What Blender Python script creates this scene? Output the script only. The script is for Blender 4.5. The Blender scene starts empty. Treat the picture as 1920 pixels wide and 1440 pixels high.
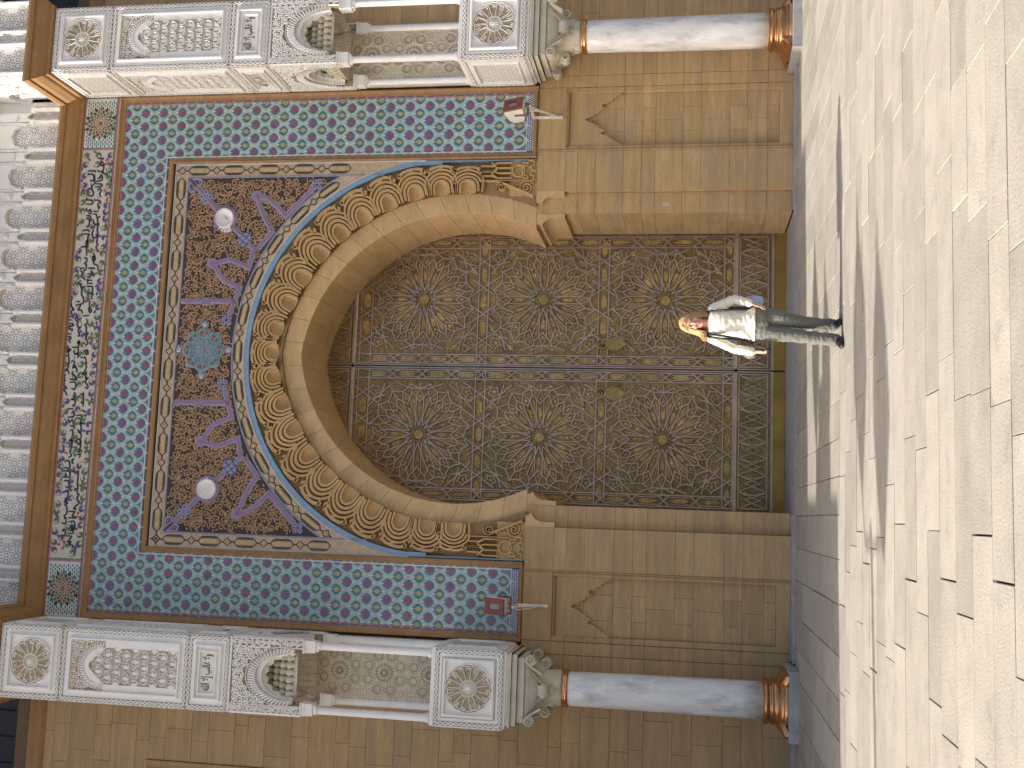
import bpy, math, random
from mathutils import Vector, Matrix
R = math.radians
rnd = random.Random(7)
sc = bpy.context.scene
C = sc.collection

# ------------------------------------------------------------------ camera
cam_d = bpy.data.cameras.new('camera'); cam = bpy.data.objects.new('camera', cam_d); C.objects.link(cam)
YAW, PIT, ROL, FPX = 0.1180, 0.1630, 0.0164, 2064.86
fw = Vector((math.sin(YAW)*math.cos(PIT), math.cos(YAW)*math.cos(PIT), math.sin(PIT)))
rt0 = Vector((math.cos(YAW), -math.sin(YAW), 0)); up0 = rt0.cross(fw)
rt = rt0*math.cos(ROL)+up0*math.sin(ROL); up = up0*math.cos(ROL)-rt0*math.sin(ROL)
# the photograph lies on its side: the camera was turned a quarter, so its right is the world's down
cx, cy, cz = -up, rt, -fw
m = Matrix((cx, cy, cz)).transposed().to_4x4(); m.translation = Vector((-2.4802, -17.0854, 1.5143))
cam.matrix_world = m
cam_d.sensor_fit = 'HORIZONTAL'; cam_d.sensor_width = 36.0; cam_d.lens = FPX*36.0/1920.0
cam_d.clip_start = 0.1; cam_d.clip_end = 3000
sc.camera = cam

# ------------------------------------------------------------------ light
SUN_EL = R(33.3); to_sun = Vector((-1.0, -0.105, 0)).normalized()*math.cos(SUN_EL)+Vector((0, 0, math.sin(SUN_EL)))
w = bpy.data.worlds.new('World'); sc.world = w; w.use_nodes = True
nt = w.node_tree; nt.nodes.clear()
sky = nt.nodes.new('ShaderNodeTexSky'); sky.sky_type = 'NISHITA'; sky.sun_disc = False
sky.sun_elevation = SUN_EL; sky.sun_rotation = math.atan2(to_sun.x, to_sun.y)
sky.altitude = 0; sky.air_density = 0.9; sky.dust_density = 4.8; sky.ozone_density = 0.4
bg = nt.nodes.new('ShaderNodeBackground'); bg.inputs['Strength'].default_value = 0.15
wo = nt.nodes.new('ShaderNodeOutputWorld')
nt.links.new(sky.outputs[0], bg.inputs[0]); nt.links.new(bg.outputs[0], wo.inputs[0])
sl = bpy.data.lights.new('sun', 'SUN'); sl.energy = 3.9; sl.angle = R(0.75); sl.color = (1.0, 0.965, 0.92)
so = bpy.data.objects.new('sun', sl); C.objects.link(so); so.location = (-30, -20, 40)
so.rotation_euler = (-to_sun).to_track_quat('-Z', 'Y').to_euler()
sc.view_settings.view_transform = 'Standard'; sc.view_settings.look = 'None'
sc.view_settings.exposure = 0.74; sc.view_settings.gamma = 1.0; sc.view_settings.use_curve_mapping = False
sc.cycles.max_bounces = 8; sc.cycles.diffuse_bounces = 5; sc.cycles.use_denoising = True

# ------------------------------------------------------------------ materials
MATS = {}
def mat(name, col, rough=0.8, metal=0.0, var=0.12, scale=6.0, stretch=(1, 1, 1), bump=0.0, bscale=40.0, rand=0.0,
        spot=None, spot_scale=30.0, spot_lo=0.6, spot_hi=0.7, fine=0.0, fscale=120.0, local=False, coat=0.0):
    """procedural principled material: noise tone, per-object tone, optional fleck colour, bump"""
    mt = bpy.data.materials.new(name); mt.use_nodes = True; n = mt.node_tree.nodes; L = mt.node_tree.links
    b = n['Principled BSDF']; b.inputs['Roughness'].default_value = rough; b.inputs['Metallic'].default_value = metal
    if coat: b.inputs['Coat Weight'].default_value = coat; b.inputs['Coat Roughness'].default_value = 0.15
    geo = n.new('ShaderNodeNewGeometry'); pos = geo.outputs['Position']
    if local:
        tc = n.new('ShaderNodeTexCoord'); pos = tc.outputs['Object']
    mp = n.new('ShaderNodeMapping'); mp.inputs['Scale'].default_value = stretch; L.new(pos, mp.inputs[0])
    nz = n.new('ShaderNodeTexNoise'); nz.inputs['Scale'].default_value = scale; nz.inputs['Detail'].default_value = 6
    nz.inputs['Roughness'].default_value = 0.6; L.new(mp.outputs[0], nz.inputs['Vector'])
    mr = n.new('ShaderNodeMapRange'); mr.inputs[1].default_value = 0.3; mr.inputs[2].default_value = 0.7
    mr.inputs[3].default_value = 1-var; mr.inputs[4].default_value = 1+var*0.8; L.new(nz.outputs[0], mr.inputs[0])
    val = mr.outputs[0]
    if fine:
        nf = n.new('ShaderNodeTexNoise'); nf.inputs['Scale'].default_value = fscale; nf.inputs['Detail'].default_value = 3
        L.new(mp.outputs[0], nf.inputs['Vector'])
        m2 = n.new('ShaderNodeMapRange'); m2.inputs[1].default_value = 0.3; m2.inputs[2].default_value = 0.7
        m2.inputs[3].default_value = 1-fine; m2.inputs[4].default_value = 1+fine; L.new(nf.outputs[0], m2.inputs[0])
        mu = n.new('ShaderNodeMath'); mu.operation = 'MULTIPLY'; L.new(val, mu.inputs[0]); L.new(m2.outputs[0], mu.inputs[1]); val = mu.outputs[0]
    if rand:
        oi = n.new('ShaderNodeObjectInfo'); m3 = n.new('ShaderNodeMapRange')
        m3.inputs[3].default_value = 1-rand; m3.inputs[4].default_value = 1+rand; L.new(oi.outputs['Random'], m3.inputs[0])
        mu = n.new('ShaderNodeMath'); mu.operation = 'MULTIPLY'; L.new(val, mu.inputs[0]); L.new(m3.outputs[0], mu.inputs[1]); val = mu.outputs[0]
    vm = n.new('ShaderNodeVectorMath'); vm.operation = 'SCALE'; vm.inputs[0].default_value = col; L.new(val, vm.inputs['Scale'])
    out = vm.outputs[0]
    if spot:
        ns = n.new('ShaderNodeTexNoise'); ns.inputs['Scale'].default_value = spot_scale; ns.inputs['Detail'].default_value = 8
        ns.inputs['Roughness'].default_value = 0.65; L.new(mp.outputs[0], ns.inputs['Vector'])
        m4 = n.new('ShaderNodeMapRange'); m4.inputs[1].default_value = spot_lo; m4.inputs[2].default_value = spot_hi; L.new(ns.outputs[0], m4.inputs[0])
        mx = n.new('ShaderNodeMix'); mx.data_type = 'RGBA'; L.new(m4.outputs[0], mx.inputs[0]); L.new(out, mx.inputs[6])
        mx.inputs[7].default_value = (*spot, 1); out = mx.outputs[2]
    L.new(out, b.inputs['Base Color'])
    if bump:
        nb = n.new('ShaderNodeTexNoise'); nb.inputs['Scale'].default_value = bscale; nb.inputs['Detail'].default_value = 5
        L.new(mp.outputs[0], nb.inputs['Vector'])
        bp = n.new('ShaderNodeBump'); bp.inputs['Strength'].default_value = bump; bp.inputs['Distance'].default_value = 0.01
        L.new(nb.outputs[0], bp.inputs['Height']); L.new(bp.outputs[0], b.inputs['Normal'])
    MATS[name] = mt
    return mt
mat('stone', (0.48, 0.322, 0.160), 0.85, var=0.17, scale=2.2, stretch=(0.5, 0.5, 5), bump=0.4, bscale=30, rand=0.075, fine=0.10, fscale=16,
    spot=(0.33, 0.245, 0.15), spot_scale=0.9, spot_lo=0.5, spot_hi=0.78)
mat('arch_stone', (0.58, 0.395, 0.195), 0.8, var=0.12, scale=2.5, stretch=(1, 1, 3), bump=0.2, bscale=30, rand=0.05, fine=0.06, fscale=20,
    spot=(0.45, 0.31, 0.16), spot_scale=1.2, spot_lo=0.52, spot_hi=0.8)
mat('carved', (0.49, 0.32, 0.145), 0.85, var=0.12, scale=3, bump=0.2, bscale=40, rand=0.06, fine=0.06)
mat('groove_shade', (0.30, 0.19, 0.09), 0.9, var=0.15, scale=4)  # darker copy of the carved stone, groove shade put into its colour
mat('mortar', (0.16, 0.105, 0.06), 0.95)
mat('frame', (0.33, 0.185, 0.075), 0.75, var=0.18, scale=2.0, stretch=(1, 1, 3), bump=0.15, fine=0.08)
mat('white', (0.80, 0.79, 0.765), 0.7, var=0.07, scale=5, bump=0.12, spot=(0.60, 0.56, 0.48), spot_scale=2.5, spot_lo=0.55, spot_hi=0.85)
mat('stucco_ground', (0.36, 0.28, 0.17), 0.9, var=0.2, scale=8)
mat('hole_shade', (0.30, 0.29, 0.25), 0.9, var=0.2, scale=8)  # dark tone standing in for shade inside slots and holes
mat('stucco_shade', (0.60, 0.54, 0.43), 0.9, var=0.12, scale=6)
mat('marble', (0.80, 0.79, 0.765), 0.28, var=0.16, scale=2.5, stretch=(2.2, 2.2, 0.8), spot=(0.44, 0.44, 0.46), spot_scale=2.2, spot_lo=0.50, spot_hi=0.72, fine=0.05)
mat('marble_grey', (0.40, 0.395, 0.38), 0.4, var=0.2, scale=3, spot=(0.27, 0.27, 0.27), spot_scale=2.5, spot_lo=0.5, spot_hi=0.7, rand=0.08)
mat('capital', (0.56, 0.52, 0.42), 0.7, var=0.14, scale=5, bump=0.15, bscale=30)
mat('copper', (0.62, 0.32, 0.14), 0.24, 0.95, var=0.2, scale=6)
mat('bronze', (0.46, 0.36, 0.285), 0.32, 0.6, var=0.2, scale=3, fine=0.1, fscale=60)
mat('gilt_plate', (0.42, 0.285, 0.105), 0.42, 0.4, var=0.35, scale=3.0, fine=0.6, fscale=55, bump=0.6, bscale=55)
mat('gilt', (0.27, 0.185, 0.075), 0.48, 0.35, var=0.35, scale=2.6, fine=0.65, fscale=42, bump=0.6, bscale=42)
mat('brass', (0.42, 0.30, 0.10), 0.4, 0.7, var=0.2, scale=4)
mat('brass_plate', (0.40, 0.24, 0.055), 0.42, 0.6, var=0.35, scale=1.5)
mat('knocker', (0.44, 0.33, 0.12), 0.4, 0.7, var=0.15, scale=10)
mat('black', (0.02, 0.02, 0.022), 0.7)
mat('glass_dark', (0.012, 0.009, 0.012), 0.6)
mat('t_field', (0.15, 0.20, 0.27), 0.25, var=0.2, scale=12, coat=0.3)
mat('t_teal', (0.31, 0.46, 0.43), 0.25, var=0.14, scale=10, coat=0.3, rand=0.08)
mat('t_pale', (0.52, 0.58, 0.60), 0.3, coat=0.3)
mat('t_navy', (0.12, 0.14, 0.29), 0.3, coat=0.3)
mat('t_dkgreen', (0.05, 0.17, 0.16), 0.3, coat=0.3)
mat('t_red', (0.33, 0.07, 0.09), 0.3, var=0.2, scale=14, coat=0.3, rand=0.15)
mat('t_green', (0.33, 0.39, 0.11), 0.3, var=0.15, scale=14, coat=0.3, rand=0.1)
mat('t_white', (0.68, 0.68, 0.64), 0.35)
mat('band_white', (0.55, 0.53, 0.46), 0.5, var=0.1, scale=3)
mat('ink', (0.03, 0.028, 0.03), 0.6)
mat('s_green', (0.05, 0.17, 0.09), 0.5)
mat('s_blue', (0.06, 0.07, 0.24), 0.5)
mat('s_red', (0.40, 0.06, 0.05), 0.5)
mat('s_ochre', (0.40, 0.20, 0.06), 0.5)
mat('pinkline', (0.40, 0.20, 0.20), 0.6)
mat('p_dark', (0.055, 0.042, 0.036), 0.8, var=0.3, scale=8)
mat('p_tan', (0.42, 0.265, 0.15), 0.8, var=0.18, scale=4)
mat('p_blue', (0.25, 0.28, 0.46), 0.7, var=0.12, scale=4)
mat('p_purple', (0.27, 0.21, 0.37), 0.7)
mat('p_magenta', (0.36, 0.11, 0.22), 0.7)
mat('p_teal', (0.12, 0.40, 0.33), 0.6)
mat('p_grey', (0.25, 0.27, 0.36), 0.7)
mat('beige', (0.50, 0.38, 0.19), 0.8, var=0.15, scale=5, fine=0.25, fscale=60)
mat('beige_check', (0.50, 0.38, 0.26), 0.8, fine=0.35, fscale=70)
mat('skyblue', (0.20, 0.34, 0.49), 0.6, var=0.1, scale=4)
mat('paving', (0.368, 0.332, 0.266), 0.8, var=0.13, scale=2.2, bump=0.5, bscale=60, rand=0.13, fine=0.13, fscale=60,
    spot=(0.24, 0.22, 0.19), spot_scale=4.5, spot_lo=0.54, spot_hi=0.82)
mat('joint', (0.10, 0.08, 0.06), 0.95)
mat('lamp_red', (0.22, 0.05, 0.03), 0.45)
mat('lamp_white', (0.72, 0.70, 0.64), 0.5)
mat('lamp_glass', (0.25, 0.29, 0.29), 0.15)
mat('skin', (0.62, 0.33, 0.24), 0.5, var=0.06, scale=20)
mat('hair', (0.50, 0.31, 0.13), 0.45, var=0.35, scale=14, stretch=(3, 3, 0.5), local=True)
mat('shirt', (0.78, 0.75, 0.62), 0.85, var=0.04, scale=10)
mat('jeans', (0.145, 0.15, 0.13), 0.85, var=0.18, scale=9, fine=0.1, fscale=80, local=True)
mat('shoe', (0.015, 0.013, 0.013), 0.4)
mat('strap', (0.012, 0.012, 0.014), 0.6)
mat('navy', (0.02, 0.028, 0.07), 0.8)
mat('pouch', (0.33, 0.43, 0.62), 0.7)
mat('lip', (0.45, 0.12, 0.11), 0.5)
mat('eye', (0.05, 0.035, 0.03), 0.3)
mat('render', (0.62, 0.52, 0.40), 0.9, var=0.15, scale=1.5)

# ------------------------------------------------------------------ mesh helpers
def FT(u, v, w): return (u, -w, v)            # facade plane: u right, v up, w towards the square
class MB:
    def __init__(s): s.v = []; s.f = []; s.m = []
    def add(s, vs, fs, mi=0):
        o = len(s.v); s.v += vs
        for f in fs: s.f.append(tuple(i+o for i in f)); s.m.append(mi)
    def box(s, x0, x1, y0, y1, z0, z1, mi=0):
        s.add([(x0, y0, z0), (x1, y0, z0), (x1, y1, z0), (x0, y1, z0), (x0, y0, z1), (x1, y0, z1), (x1, y1, z1), (x0, y1, z1)],
              [(0, 1, 5, 4), (1, 2, 6, 5), (2, 3, 7, 6), (3, 0, 4, 7), (4, 5, 6, 7), (3, 2, 1, 0)], mi)
    def block(s, u0, u1, v0, v1, w0, w1, b=0.008, T=FT, mi=0):
        """box with a bevelled front, w0 back, w1 front"""
        P = [(u0, v0, w0), (u1, v0, w0), (u1, v1, w0), (u0, v1, w0), (u0, v0, w1-b), (u1, v0, w1-b), (u1, v1, w1-b), (u0, v1, w1-b),
             (u0+b, v0+b, w1), (u1-b, v0+b, w1), (u1-b, v1-b, w1), (u0+b, v1-b, w1)]
        F = []
        for k in range(4):
            j = (k+1) % 4; F += [(k, j, 4+j, 4+k), (4+k, 4+j, 8+j, 8+k)]
        F.append((8, 9, 10, 11)); s.add([T(*p) for p in P], F, mi)
    def poly(s, pts, w0, w1, T=FT, mi=0, bev=0.0):
        """extruded polygon (may be concave: blender fills the n-gon)"""
        n = len(pts); P = [T(u, v, w0) for u, v in pts]
        if bev:
            cu = sum(p[0] for p in pts)/n; cv = sum(p[1] for p in pts)/n
            top = []
            for u, v in pts:
                d = math.hypot(u-cu, v-cv) or 1; top.append((u-(u-cu)/d*bev, v-(v-cv)/d*bev))
        else: top = pts
        P += [T(u, v, w1) for u, v in top]
        s.add(P, [(k, (k+1) % n, n+(k+1) % n, n+k) for k in range(n)]+[tuple(range(n, 2*n))], mi)
    def sweep(s, pts, prof, closed=False, T=FT, mi=0, scale=None):
        """profile [(lateral, w)] along a 2-D polyline with mitred corners"""
        n = len(pts); k = len(prof); P = []
        for i in range(n):
            p = pts[i]; a = pts[i-1] if (i or closed) else None; b = pts[(i+1) % n] if (i < n-1 or closed) else None
            d1 = d2 = None
            if a is not None:
                l = math.hypot(p[0]-a[0], p[1]-a[1]) or 1e-9; d1 = ((p[0]-a[0])/l, (p[1]-a[1])/l)
            if b is not None:
                l = math.hypot(b[0]-p[0], b[1]-p[1]) or 1e-9; d2 = ((b[0]-p[0])/l, (b[1]-p[1])/l)
            d1 = d1 or d2; d2 = d2 or d1
            nx, ny = -(d1[1]+d2[1]), d1[0]+d2[0]; l = math.hypot(nx, ny)
            if l < 1e-6: nx, ny, l = -d1[1], d1[0], 1
            nx /= l; ny /= l; q = 1/max(0.45, nx*-d1[1]+ny*d1[0]); f = scale[i] if scale else 1
            for o, h in prof: P.append(T(p[0]+nx*o*q*f, p[1]+ny*o*q*f, h))
        F = []
        for i in range(n if closed else n-1):
            j = (i+1) % n
            for c in range(k-1): F.append((i*k+c, j*k+c, j*k+c+1, i*k+c+1))
        s.add(P, F, mi)
    def strap(s, pts, wd, w0, w1, closed=False, T=FT, mi=0, flat=0.6, scale=None):
        h = wd/2
        s.sweep(pts, [(h, w0), (h*flat, w1), (-h*flat, w1), (-h, w0)] if flat else [(h, w0), (0, w1), (-h, w0)], closed, T, mi, scale)
    def lathe(s, prof, n=32, cx=0, cy=0, mi=0):
        P = []; k = len(prof)
        for i in range(n):
            a = 2*math.pi*i/n; P += [(cx+r*math.cos(a), cy+r*math.sin(a), z) for r, z in prof]
        s.add(P, [(i*k+j, ((i+1) % n)*k+j, ((i+1) % n)*k+j+1, i*k+j+1) for i in range(n) for j in range(k-1)], mi)
    def tube(s, pts, rad, n=8, mi=0, cap=True):
        """round tube through 3-D points, rad one value or a list"""
        P = []; m_ = len(pts); prev = None
        for i in range(m_):
            a = Vector(pts[max(i-1, 0)]); b = Vector(pts[min(i+1, m_-1)]); t = (b-a).normalized()
            ref = prev if prev else (Vector((0, 0, 1)) if abs(t.z) < 0.9 else Vector((1, 0, 0)))
            x = (ref-t*ref.dot(t)).normalized(); y = t.cross(x); prev = x
            r = rad[i] if isinstance(rad, (list, tuple)) else rad
            for k in range(n):
                an = 2*math.pi*k/n; P.append(tuple(Vector(pts[i])+x*math.cos(an)*r+y*math.sin(an)*r))
        F = [(i*n+k, i*n+(k+1) % n, (i+1)*n+(k+1) % n, (i+1)*n+k) for i in range(m_-1) for k in range(n)]
        if cap: F += [tuple(range(n-1, -1, -1)), tuple(range((m_-1)*n, m_*n))]
        s.add(P, F, mi)
    def ball(s, c, r, n=12, mi=0, sq=(1, 1, 1)):
        P = []; h = n//2
        for i in range(h+1):
            t = math.pi*i/h
            for k in range(n):
                a = 2*math.pi*k/n; P.append((c[0]+r*sq[0]*math.sin(t)*math.cos(a), c[1]+r*sq[1]*math.sin(t)*math.sin(a), c[2]+r*sq[2]*math.cos(t)))
        s.add(P, [(i*n+k, (i+1)*n+k, (i+1)*n+(k+1) % n, i*n+(k+1) % n) for i in range(h) for k in range(n)], mi)
    def loft(s, rings, mi=0, cap=True):
        n = len(rings[0]); P = [p for r in rings for p in r]
        F = [(i*n+k, i*n+(k+1) % n, (i+1)*n+(k+1) % n, (i+1)*n+k) for i in range(len(rings)-1) for k in range(n)]
        if cap: F += [tuple(range(n-1, -1, -1)), tuple(range((len(rings)-1)*n, len(rings)*n))]
        s.add(P, F, mi)
    def mesh(s, name, mats, smooth=False):
        me = bpy.data.meshes.new(name); me.from_pydata(s.v, [], s.f); me.update()
        for mm in ([mats] if isinstance(mats, str) else mats): me.materials.append(MATS[mm])
        me.polygons.foreach_set('material_index', s.m)
        if smooth: me.polygons.foreach_set('use_smooth', [True]*len(s.f))
        me.update(); return me
def link(name, me, parent=None, loc=None, rz=0.0):
    o = bpy.data.objects.new(name, me); C.objects.link(o); o.parent = parent
    if loc: o.location = loc
    if rz: o.rotation_euler = (0, 0, rz)
    return o
def obj(name, mb, mats, parent=None, smooth=False, loc=None, rz=0.0):
    return link(name, mb.mesh(name, mats, smooth), parent, loc, rz)
def tag(o, label, cat=None, group=None, kind=None):
    if label: o['label'] = label
    if cat: o['category'] = cat
    if group: o['group'] = group
    if kind: o['kind'] = kind
    return o
def thing(name, label, cat, loc=(0, 0, 0), rz=0, group=None):
    o = bpy.data.objects.new(name, None); C.objects.link(o); o.location = loc; o.rotation_euler = (0, 0, rz); o.empty_display_size = 0.2
    return tag(o, label, cat, group)
def arc(cu, cv, r, a0, a1, n=16, rv=None):
    return [(cu+r*math.cos(a0+(a1-a0)*i/n), cv+(rv or r)*math.sin(a0+(a1-a0)*i/n)) for i in range(n+1)]
def circ(cu, cv, r, n=20): return arc(cu, cv, r, 0, 2*math.pi*(n-1)/n, n-1)
def spiral(cu, cv, r, a0, turns, sgn=1, n=14, r1=0.18):
    return [(cu+r*(1-(1-r1)*i/n)*math.cos(a0+sgn*turns*2*math.pi*i/n), cv+r*(1-(1-r1)*i/n)*math.sin(a0+sgn*turns*2*math.pi*i/n)) for i in range(n+1)]
def rect(u0, u1, v0, v1): return [(u0, v0), (u1, v0), (u1, v1), (u0, v1)]
def star(cu, cv, r, r2, n, a0=0.0):
    return [(cu+(r if k % 2 == 0 else r2)*math.cos(a0+math.pi*k/n), cv+(r if k % 2 == 0 else r2)*math.sin(a0+math.pi*k/n)) for k in range(2*n)]
def cat_rom(pts, k=4):
    out = []
    for i in range(len(pts)-1):
        p0 = pts[max(i-1, 0)]; p1 = pts[i]; p2 = pts[i+1]; p3 = pts[min(i+2, len(pts)-1)]
        for j in range(k):
            t = j/k
            out.append(tuple(0.5*(2*p1[c]+(p2[c]-p0[c])*t+(2*p0[c]-5*p1[c]+4*p2[c]-p3[c])*t*t+(3*p1[c]-p0[c]-3*p2[c]+p3[c])*t**3) for c in range(2)))
    out.append(pts[-1]); return out

# ================================================================== the ground
g = MB(); g.add([(-600, -600, -0.05), (600, -600, -0.05), (600, 600, -0.05), (-600, 600, -0.05)], [(0, 1, 2, 3)])
tag(obj('ground', g, 'joint'), None, None, None, 'structure')
bed = MB(); bed.box(-16, 16, -24, 1.6, -0.04, -0.022)
paving = tag(obj('paving', bed, 'joint'), None, None, None, 'structure')
def slab(x0, x1, y0, y1):
    h = rnd.uniform(-0.002, 0.002); s = MB(); b = 0.0015; ga, gb, gc, gd = [rnd.choice((0.0025, 0.003, 0.004, 0.005, 0.007)) for _ in range(4)]
    T = lambda u, v, w: (u, v, w)
    s.block(x0+ga, x1-gb, y0+gc, y1-gd, -0.02, h, b, T)
    obj('paving_slab', s, 'paving', paving)
x = -7.4
while x < 7.2:                                            # strips that run out from the wall
    y = -0.42; wd = rnd.choice((0.40, 0.44, 0.46, 0.52))
    vis = max(0.0, 1)
    while y > -5.2:
        ln = rnd.uniform(0.9, 1.7); y1 = max(y-ln, -5.24)
        if y1-0.3 < -5.24: y1 = -5.24
        if -2.48-(y1+17.6)*0.24-0.5 < x < -2.48+(y1+17.6)*0.50+0.5: slab(x, x+wd, y1, y)
        y = y1
    x += wd
y = -5.24
while y > -13.0:                                          # staggered courses across the square
    d = rnd.uniform(0.36, 0.43); x = -2.48-(y+17.6)*0.24-1.2-rnd.random()
    while x < -2.48+(y+17.6)*0.50+0.9:
        ln = rnd.uniform(0.75, 1.35); slab(x, x+ln, y-d, y); x += ln
    y -= d
far = MB()
for k in range(18):
    far.box(-16, 16, -13.6-k*0.6, -13.05-k*0.6+0.04, -0.02, 0.0)
for sx, x0, x1 in ((0, -16, -7.5), (1, 7.4, 16)):
    for k in range(31): far.box(x0+0.01, x1-0.01, -12.95+k*0.405, -12.95+k*0.405+0.398, -0.02, -0.001)
tag(obj('paving_outskirts', far, 'paving', paving), 'paving beyond the picture', None, None, 'stuff')
st = MB()
for sx in (-1, 1):
    st.box(*((2.36, 4.5) if sx > 0 else (-4.5, -2.36)), -0.40, 0.10, -0.02, 0.035)
    st.box(*((5.56, 9) if sx > 0 else (-9, -5.56)), -0.40, 0.10, -0.02, 0.035)
st.box(-2.36, 2.36, -0.40, 1.60, -0.02, 0.012)
tag(obj('pavement_border', st, 'marble_grey'), None, None, None, 'structure')

# ================================================================== the portal wall
PW = thing('portal_wall', 'sandstone portal wall with horseshoe arch, blue tile frame and painted spandrels', 'wall')
ZC, AC = 5.24, 0.32                                        # two-centred horseshoe arch
RF, RL = 2.686, 3.005                                      # front edge, inner edge of the lobed band
def arch_pt(Rr, ph):                                       # ph signed angle; 0 = apex
    s_ = 1 if ph >= 0 else -1; p0 = math.asin(AC/Rr); a = p0+abs(ph)
    return (s_*(-AC+Rr*math.sin(a)), ZC+Rr*math.cos(a))
def arch_end(Rr, z=4.06):
    return math.acos((z-ZC)/Rr)-math.asin(AC/Rr)
core = MB()
for s_ in (-1, 1):                                         # solid mass behind everything
    core.box(*((2.42, 4.6) if s_ > 0 else (-4.6, -2.42)), 0.19, 2.2, 0, 4.2)
    core.box(*((3.2, 4.6) if s_ > 0 else (-4.6, -3.2)), 0.10, 2.2, 4.2, 12.4)
core.box(-3.2, 3.2, 0.10, 2.2, 8.75, 12.4)
core.box(-4.6, 4.6, 2.0, 2.3, 0, 12.4)
NA = 48
ring_o = []
for k in range(NA+1):
    ph = -arch_end(RL)+2*arch_end(RL)*k/NA; ring_o.append(arch_pt(RL, ph))
for k in range(NA):                                        # mass between arch and panel edge
    (a0, b0), (a1, b1) = ring_o[k], ring_o[k+1]
    def outer(a, b):
        q = max(abs(a)/3.22, (b-ZC)/3.55 if b > ZC else 0); q = max(q, 1e-3)
        return (a/q, ZC+(b-ZC)/q) if b > ZC and q > 1e-3 else (math.copysign(3.22, a), b)
    c0, c1 = outer(a0, b0), outer(a1, b1)
    core.add([(a0, 0.075, b0), (a1, 0.075, b1), (c1[0], 0.075, c1[1]), (c0[0], 0.075, c0[1]), (a0, 0.14, b0), (a1, 0.14, b1)], [(0, 1, 2, 3), (0, 4, 5, 1)])
obj('wall_core', core, 'mortar', PW)
ZS = [0.035, 0.42, 0.735, 1.007, 1.456, 1.741, 2.171, 2.383, 2.673, 3.119, 3.404, 3.60]
def blk(u0, u1, v0, v1, w0, w1, parent, b=0.003, T=FT, name='stone_block', m_='stone'):
    s = MB(); g_ = 0.0013; s.block(u0+g_, u1-g_, v0+g_, v1-g_, w0, w1, b, T); return obj(name, s, m_, parent)
for s_ in (-1, 1):
    Tm = (lambda u, v, w: (u, -w, v)) if s_ > 0 else (lambda u, v, w: (-u, -w, v))
    for k in range(len(ZS)-1):
        a, b = ZS[k], ZS[k+1]
        blk(2.68, 3.335, a, b, -0.19, 0.0, PW, T=Tm)                              # jamb face
        blk(2.34, 2.68, a, b, -0.19, -0.12, PW, T=Tm, b=0.004)                    # set-back strip
        Tr = (lambda u, v, w, s_=s_: (s_*(2.34-w), u, v))
        blk(0.121, 0.8 if k % 2 else 0.62, a, b, -0.10, 0.0, PW, T=Tr, b=0.003)    # reveal
        blk(0.8 if k % 2 else 0.62, 1.47, a, b, -0.10, 0.0, PW, T=Tr, b=0.003)
        # niche panel: two or three stones to a course, set back
        cuts = [3.425, 3.86, 4.315] if k % 2 else [3.425, 3.68, 4.07, 4.315]
        for c in range(len(cuts)-1):
            blk(cuts[c], cuts[c+1], max(a, 0.24), b, -0.19, -0.088, PW, T=Tm, b=0.003)
        blk(3.365, 3.425, a, b, -0.19, -0.01, PW, T=Tm, b=0.006)                  # panel edge strips
        blk(4.315, 4.405, a, b, -0.19, -0.01, PW, T=Tm, b=0.006)
    bd = MB(); bd.sweep([(3.35*s_, 0.04), (3.35*s_, 4.06)], [(0.016, -0.02), (0.008, 0.012), (-0.008, 0.012), (-0.016, -0.02)])
    obj('bead_moulding', bd, 'stone', PW)
    blk(3.365, 4.405, 0.035, 0.24, -0.19, -0.012, PW, T=Tm)
    hd = MB(); hd.sweep([(3.425*s_, 3.575), (4.315*s_, 3.575)], [(0.03, -0.01), (0.02, 0.018), (-0.012, 0.018), (-0.03, -0.03), (-0.045, -0.06)])
    obj('panel_moulding', hd, 'frame', PW)
    for u0, u1 in ((3.365, 3.9), (3.9, 4.405)): blk(u0, u1, 3.60, 4.06, -0.19, 0.0, PW, T=Tm)
    # stepped lambrequin cut into the niche panel: the upper layer stands proud of the lower
    h = 0.445; cxp = 3.87
    pr = [(0, 3.30), (0.022, 3.285), (0.034, 3.25), (0.036, 3.215), (0.06, 3.20), (0.064, 3.155), (0.10, 3.14), (0.104, 3.09), (0.150, 3.075), (0.156, 3.03),
          (0.185, 3.02), (0.190, 2.975), (0.206, 3.03), (0.232, 3.045), (0.256, 3.03), (0.262, 2.975), (0.275, 2.93), (0.31, 2.915), (0.315, 2.865), (0.355, 2.85),
          (0.36, 2.80), (0.40, 2.785), (0.405, 2.735), (h, 2.72)]
    L = [(cxp-u, v) for u, v in reversed(pr)]+[(cxp+u, v) for u, v in pr[1:]]
    lam = MB(); n = len(L); top = 3.545
    P = [Tm(u, v, -0.087) for u, v in L]+[Tm(u, v, -0.028) for u, v in L]+[Tm(u, top, -0.028) for u, v in L]
    lam.add(P, [(k, k+1, n+k+1, n+k) for k in range(n-1)]+[(n+k, n+k+1, 2*n+k+1, 2*n+k) for k in range(n-1)])
    obj('lambrequin', lam, 'stone', PW)
    # corbelled impost: cavetto bracket carrying the arch, one for the face and one running back along the reveal
    cv = [(0, 3.60), (0.075, 3.60), (0.078, 3.80), (0.09, 3.86), (0.125, 3.92), (0.17, 3.955), (0.20, 3.96), (0.20, 4.0), (0.175, 4.005), (0.175, 4.055), (0, 4.055)]
    im = MB()
    im.poly([(2.68-u, v) for u, v in cv], -0.14, 0.0, T=Tm); obj('impost_bracket', im, 'arch_stone', PW)
    im = MB(); im.poly([(2.345-u, v) for u, v in cv], -1.46, -0.125, T=Tm); obj('impost_bracket', im, 'arch_stone', PW)
    blk(2.68, 3.335, 3.60, 4.06, -0.19, 0.0, PW, T=Tm)
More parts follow.
